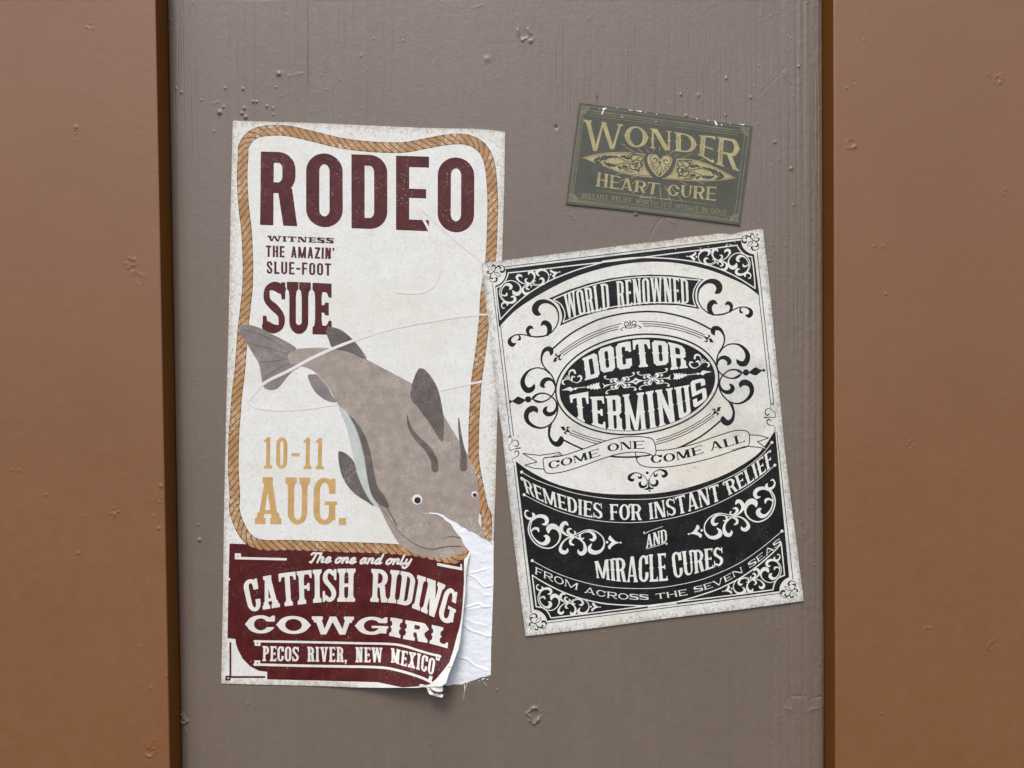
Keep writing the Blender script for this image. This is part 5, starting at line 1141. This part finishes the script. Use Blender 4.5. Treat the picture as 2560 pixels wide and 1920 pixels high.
text(F, "FROM ACROSS THE SEVEN SEAS", T2((296, 1062), (425, 1120), (580, 1172), (640, 1194), (850, 1236), (1065, 1242), (1120, 1240), (1335, 1212), (1385, 1198), (1570, 1142), (1725, 1058), (1775, 1030), (1890, 945), (2003, 850)), T2((300, 1015), (425, 1070), (588, 1128), (645, 1152), (850, 1193), (1060, 1206), (1115, 1204), (1325, 1172), (1375, 1160), (1555, 1105), (1712, 1020), (1762, 992), (1870, 912), (1985, 815)), style(st=.24, hb=.10, sl=.10, sh=.09, tw=.09, tl=.10, track=.22, space=.85, rf=9, diag=.24, th=.14))
ink_mesh("lower_lettering", F, h_mono, .00013, I_CREAM, blk)
# worn flecks along the upper edge
for P in ([(1130, 380), (1180, 330), (1170, 380)], [(1200, 340), (1260, 350), (1285, 340), (1250, 365)], [(1330, 285), (1345, 300), (1335, 318)], [(590, 440), (625, 405), (615, 440)], [(65, 470), (85, 430), (78, 470)], [(755, 400), (790, 388), (770, 408)], [(545, 405), (560, 400), (565, 418)]): ink_mesh("worn_fleck", Field(1690, 590, 1860, 640, 3).fill(c1(P)), h_mono, .00018, I_CHIP, mono)

# ------------------------------------------------------------------ the small green card
def h_card(u, v): return .0011+.00035*vnoise(u, v, 90, 70, 91)+.0006*sstep(v-.13*u, 300, 330)
card = thing("trade_card", "small dark green trade card with gold lettering, above the black and white poster", "card", tuple(pos(1630, 555, 0)))
CB = (1405, 245, 1895, 575)
ink_mesh("card_sheet", Field(*CB, res=1).fill(CARD), h_card, 0, W_GREEN, card, rim=CARD)
CS = Field(*CB, res=3).fill(CARD)
def FC(): return Field(*CB, res=3)
CC = np.array(W1((248, 72), (2092, 318), (1960, 1375), (105, 1148))); CW, CH = 438., 254.
HC = homog([(0, 0), (CW, 0), (CW, CH), (0, CH)], CC); HCi = np.linalg.inv(HC)
def cl_(*p): return ap(HC, p[0] if len(p) == 1 else p)
def cmir(p): q = ap(HCi, p); q[:, 0] = 2*ap(HCi, W1((1104, 740)))[0][0]-q[:, 0]; return ap(HC, q)
F = FC()
# frame
for a, b, c, d, w in ((6, 6, CW-8, CH-8, 1.0), (15, 15, CW-17, CH-19, .9)):
    F.line(cl_((a, b), (c, b), (c, d), (a, d)), w, smooth=False, closed=True)
for y, x0, x1 in ((22, 30, CW-30), (28, 26, CW-36), (17, 40, CW-45)): F.line(cl_((x0, y), (x1, y)), .9, smooth=False)
for k in range(150):
    t = 24+k*(CW-56)/150; F.line(cl_((t, CH-14.4), (t, CH-9.6)), .75, smooth=False)
for k in range(78):
    t = 26+k*(CH-56)/78; F.line(cl_((7.4, t), (12.6, t)), .75, smooth=False)
for fx, fy in ((0, 0), (1, 0), (0, 1), (1, 1)):
    o = ((6 if not fx else CW-8), (6 if not fy else CH-8)); sx, sy = (1-2*fx), (1-2*fy)
    q = [o]+[(o[0]+sx*21*math.cos(t), o[1]+sy*21*math.sin(t)) for t in np.linspace(0, math.pi/2, 9)]
    F.cut(cl_(q)); F.line(cl_(q[1:]), .9)
    for t in np.linspace(.08, math.pi/2-.08, 8): F.line(cl_([(o[0]+sx*r*math.cos(t), o[1]+sy*r*math.sin(t)) for r in (11, 19)]), [1.0, 2.1], smooth=False)
    F.line(cl_([(o[0]+sx*8.5*math.cos(t), o[1]+sy*8.5*math.sin(t)) for t in np.linspace(0, math.pi/2, 7)]), 1.2); F.line(cl_([(o[0]+sx*5.5*math.cos(t), o[1]+sy*5.5*math.sin(t)) for t in np.linspace(0, math.pi/2, 7)]), .9); F.dot(cl_((o[0]+sx*2, o[1]+sy*2))[0], 1.7)
# rays round the heart and the arrow under it
for a in ([(690, 510), (735, 520)], [(735, 540), (830, 597)], [(785, 465), (830, 515)], [(865, 548), (925, 605)], [(915, 490), (945, 535)], [(960, 560), (985, 600)], [(1010, 455), (1040, 590)], [(1110, 410), (1108, 470)], [(1102, 540), (1100, 585)], [(1160, 590), (1210, 460)], [(1215, 615), (1245, 580)], [(1260, 645), (1300, 618)], [(1300, 510), (1345, 462)], [(1340, 660), (1445, 612)], [(1500, 690), (1575, 672)], [(640, 838), (730, 818)], [(675, 908), (740, 882)], [(800, 868), (860, 848)], [(810, 935), (840, 912)], [(815, 1035), (835, 1018)], [(945, 1005), (985, 945)], [(890, 1095), (930, 1035)], [(1000, 1105), (1018, 1040)], [(1105, 965), (1120, 1115)], [(1158, 960), (1180, 1010)], [(1190, 1040), (1228, 1130)], [(1230, 975), (1275, 1035)], [(1300, 1065), (1345, 1115)], [(1325, 905), (1395, 945)], [(1500, 905), (1570, 935)], [(1440, 965), (1475, 985)]):
    F.line(W1(a), 1.7, smooth=False)
F.line(W1((420, 1003), (800, 1050), (1030, 1080)), [.6, 1.4, 1.6]); F.line(W1((1070, 1088), (1300, 1112), (1690, 1162)), [1.6, 1.4, .5]); F.line(W1((895, 1075), (1030, 1082)), [4, 1]); F.line(W1((1110, 1092), (1200, 1100)), [1, 4.5])
t = np.linspace(0, 2*math.pi, 14, endpoint=False); F.line(W1(np.stack([1047+15*np.cos(t), 1083+11*np.sin(t)], 1)), 1.3, closed=True, smooth=False)
F.clip(CS)
ink_mesh("frame_print", F, h_card, .00008, I_GOLDT, card)
# the wings and the heart
wl = W1((278, 660), (400, 625), (560, 601), (750, 597), (950, 618), (932, 660), (940, 725), (968, 790), (1030, 868), (900, 856), (700, 822), (500, 747), (380, 702))
wr_ = W1((1282, 665), (1400, 668), (1550, 700), (1710, 762), (1912, 870), (1800, 892), (1600, 906), (1400, 901), (1125, 880), (1215, 828), (1262, 752))
hrt = spline(W1((1100, 862), (1030, 805), (985, 735), (970, 670), (988, 628), (1032, 611), (1075, 628), (1105, 668), (1150, 628), (1198, 628), (1236, 668), (1226, 722), (1182, 795)), 6, True)
def lens(P, idx): return P
F = FC()
def seg(P, a, b): return spline(P[a:b], 6)
WL = np.vstack([seg(wl, 0, 5), seg(wl, 4, 9), seg(np.vstack([wl[8:], wl[:1]]), 0, 6)]); WR = np.vstack([seg(wr_, 0, 5), seg(wr_, 4, 9), seg(np.vstack([wr_[8:], wr_[:1]]), 0, 4)])
F.fill(WL).fill(WR).fill(hrt).clip(CS)
emb = ink_mesh("winged_emblem", F, h_card, .00016, I_GOLD, card)
D = FC()
for P in (WL, WR):
    cpt = P.mean(0); D.line(cpt+(P-cpt)*[.945, .90], 1.0, smooth=False, closed=True)
cpt = hrt.mean(0)
def sym(P, w):
    D.line(W1(P), w); D.line(cmir(W1(P)), w)
sym([(1150, 700), (1120, 660), (1150, 632), (1205, 640), (1222, 690), (1190, 730), (1150, 715), (1155, 680), (1185, 685)], [1.4, 1.6, 1.8, 1.8, 1.8, 1.8, 1.8, 2.4, 3])
sym([(1110, 720), (1120, 770), (1150, 800), (1175, 775), (1150, 765)], [1.2, 1.6, 1.8, 2, 2.4]); sym([(1115, 790), (1110, 830), (1130, 815)], [1.2, 2, 1.6]); sym([(1160, 750), (1200, 750)], [1.4, 3]); D.fill(W1((1105, 685), (1122, 705), (1105, 725), (1088, 705))); D.fill(W1((1100, 825), (1115, 840), (1100, 852), (1085, 840)))
# leaf work on the wings, traced on the right wing
for P, w in (([(1300, 700), (1320, 690), (1400, 700), (1420, 740), (1385, 765), (1365, 740)], [2, 2.5, 3, 3, 2.6, 3]), ([(1300, 860), (1330, 850), (1390, 850), (1415, 815), (1380, 790), (1360, 815)], [2, 2.5, 3, 3, 2.6, 3]), ([(1295, 720), (1310, 760), (1290, 790), (1310, 830), (1295, 850)], [2, 4, 3, 4, 2]), ([(1330, 770), (1355, 785), (1330, 800)], [3, 5, 3]), ([(1370, 770), (1450, 785), (1540, 770), (1640, 765)], [1.4, 1.6, 2, 1.6]), ([(1370, 800), (1450, 805), (1540, 840), (1620, 880)], [1.4, 1.6, 2, 1.6]),
             ([(1440, 745), (1475, 755)], [7, 4]), ([(1490, 740), (1530, 755)], [7, 3]), ([(1440, 845), (1480, 840)], [7, 4]), ([(1500, 870), (1530, 855)], [7, 3]), ([(1620, 780), (1660, 790), (1690, 830)], [7, 6, 3]), ([(1680, 790), (1710, 810), (1720, 850)], [6, 6, 3]), ([(1610, 870), (1650, 865), (1680, 850)], [7, 6, 3]), ([(1740, 815), (1765, 860), (1735, 885)], [5, 6, 4]), ([(1700, 885), (1740, 860)], [4, 4]), ([(1770, 840), (1790, 865)], [4, 2])):
    q = W1(P); D.line(q, w); D.line(cmir(q), w)
for P, w in (([(1400, 715), (1440, 712), (1465, 735), (1445, 758), (1425, 742)], [1.4, 2, 2.4, 2.2, 2.6]), ([(1395, 845), (1440, 868), (1475, 858), (1470, 832), (1450, 836)], [1.4, 2, 2.4, 2.2, 2.6]), ([(1310, 705), (1345, 715), (1350, 745), (1325, 745)], [1.4, 2.2, 2.4, 2.6]), ([(1305, 845), (1340, 838), (1348, 812), (1325, 812)], [1.4, 2.2, 2.4, 2.6]),
             ([(1540, 775), (1570, 760), (1600, 765)], [1.6, 3.4, 1.4]), ([(1570, 785), (1600, 775), (1632, 782)], [1.6, 3.4, 1.4]), ([(1545, 855), (1575, 868), (1605, 866)], [1.6, 3.4, 1.4]), ([(1575, 845), (1605, 855), (1640, 850)], [1.6, 3.4, 1.4]), ([(1640, 795), (1665, 812), (1670, 832)], [1.6, 3.4, 1.4]), ([(1690, 825), (1730, 838), (1775, 850)], [2.2, 2.6, 1.2]), ([(1290, 700), (1285, 770), (1270, 830)], [1.1, 1.4, 1.1]), ([(1360, 690), (1410, 684), (1450, 700)], [1.2, 2.6, 1.2]), ([(1350, 872), (1400, 880), (1450, 880)], [1.2, 2.6, 1.2])):
    q = W1(P); D.line(q, w); D.line(cmir(q), w)
for p in ((1310, 685), (1345, 692), (1300, 875), (1290, 770), (1345, 720), (1340, 840), (1430, 720)):
    q = W1(p); D.dot(q[0], 1.3); D.dot(cmir(q)[0], 1.3)
D.clip(CS); ink_mesh("emblem_linework", D, h_card, .00026, I_GREEND, emb)
ORN = style(st=.21, hb=.075, th=.085, sl=.085, sh=.055, spur=.055, slit=.022, track=.10, rf=1.6, diag=.2, ball=.065, hook=False)
F = FC()
text(F, "WONDER", W1((310, 592), (560, 570), (720, 545), (930, 548), (1060, 560), (1190, 578), (1440, 606), (1560, 648), (1690, 722), (1940, 800)), W1((296, 250), (560, 285), (720, 305), (930, 333), (1060, 350), (1190, 370), (1440, 412), (1580, 420), (1710, 432), (1955, 470)), ORN, widths=dict(W=1.38, O=.82, N=.8, D=.8, E=.6, R=.84))
ink_mesh("title_lettering", F, h_card, .0001, I_GOLD, card)
F = FC()
text(F, "HEART", W1((420, 958), (560, 978), (690, 995), (850, 1018), (1080, 1046)), W1((438, 810), (570, 835), (700, 862), (860, 898), (1105, 930)), ORN, widths=dict(H=.82, E=.68, A=.85, R=.78, T=.78))
text(F, "CURE", W1((1185, 1055), (1320, 1072), (1450, 1086), (1575, 1100), (1695, 1115)), W1((1192, 940), (1330, 948), (1460, 955), (1585, 962), (1705, 968)), ORN, widths=dict(C=.85, U=.85, R=.85, E=.75))
ink_mesh("subtitle_lettering", F, h_card, .0001, I_GOLD, card)
F = FC()
text(F, "INSTANT RELIEF WORTH IT'S WEIGHT IN GOLD", W1((275, 1083), (560, 1106), (830, 1140), (1230, 1190), (1540, 1232), (1812, 1262)), W1((277, 1032), (560, 1058), (830, 1090), (1230, 1138), (1540, 1180), (1815, 1212)), style(st=.11, hb=.1, track=.2, space=.42, rf=9, diag=.115), widths={"'": .14})
ink_mesh("motto_lettering", F, h_card, .0001, I_GOLDT, card)
for P in ([(488, 130), (540, 122), (530, 140), (512, 145), (498, 190), (480, 200), (500, 145)], [(760, 140), (800, 148), (830, 152), (790, 155)], [(830, 150), (915, 160), (910, 172), (860, 160)], [(1680, 262), (1700, 265), (1720, 310), (1700, 312)], [(1605, 262), (1625, 250), (1630, 262)], [(1490, 232), (1505, 240), (1492, 250)], [(1060, 185), (1078, 190), (1070, 200)], [(640, 122), (665, 128), (650, 132)], [(1930, 295), (2010, 303), (1990, 312)], [(945, 168), (960, 172), (950, 180)], [(690, 215), (720, 225), (700, 228)], [(1750, 305), (1770, 300), (1765, 318)], [(1055, 268), (1072, 265), (1062, 276)], [(460, 140), (470, 138), (466, 148)], [(1840, 285), (1860, 290), (1850, 296)]):
    q = W1(P); ink_mesh("worn_fleck", Field(q[:, 0].min()-4, q[:, 1].min()-4, q[:, 0].max()+4, q[:, 1].max()+4, 3).fill(q), h_card, .0002, I_CHIP, card)
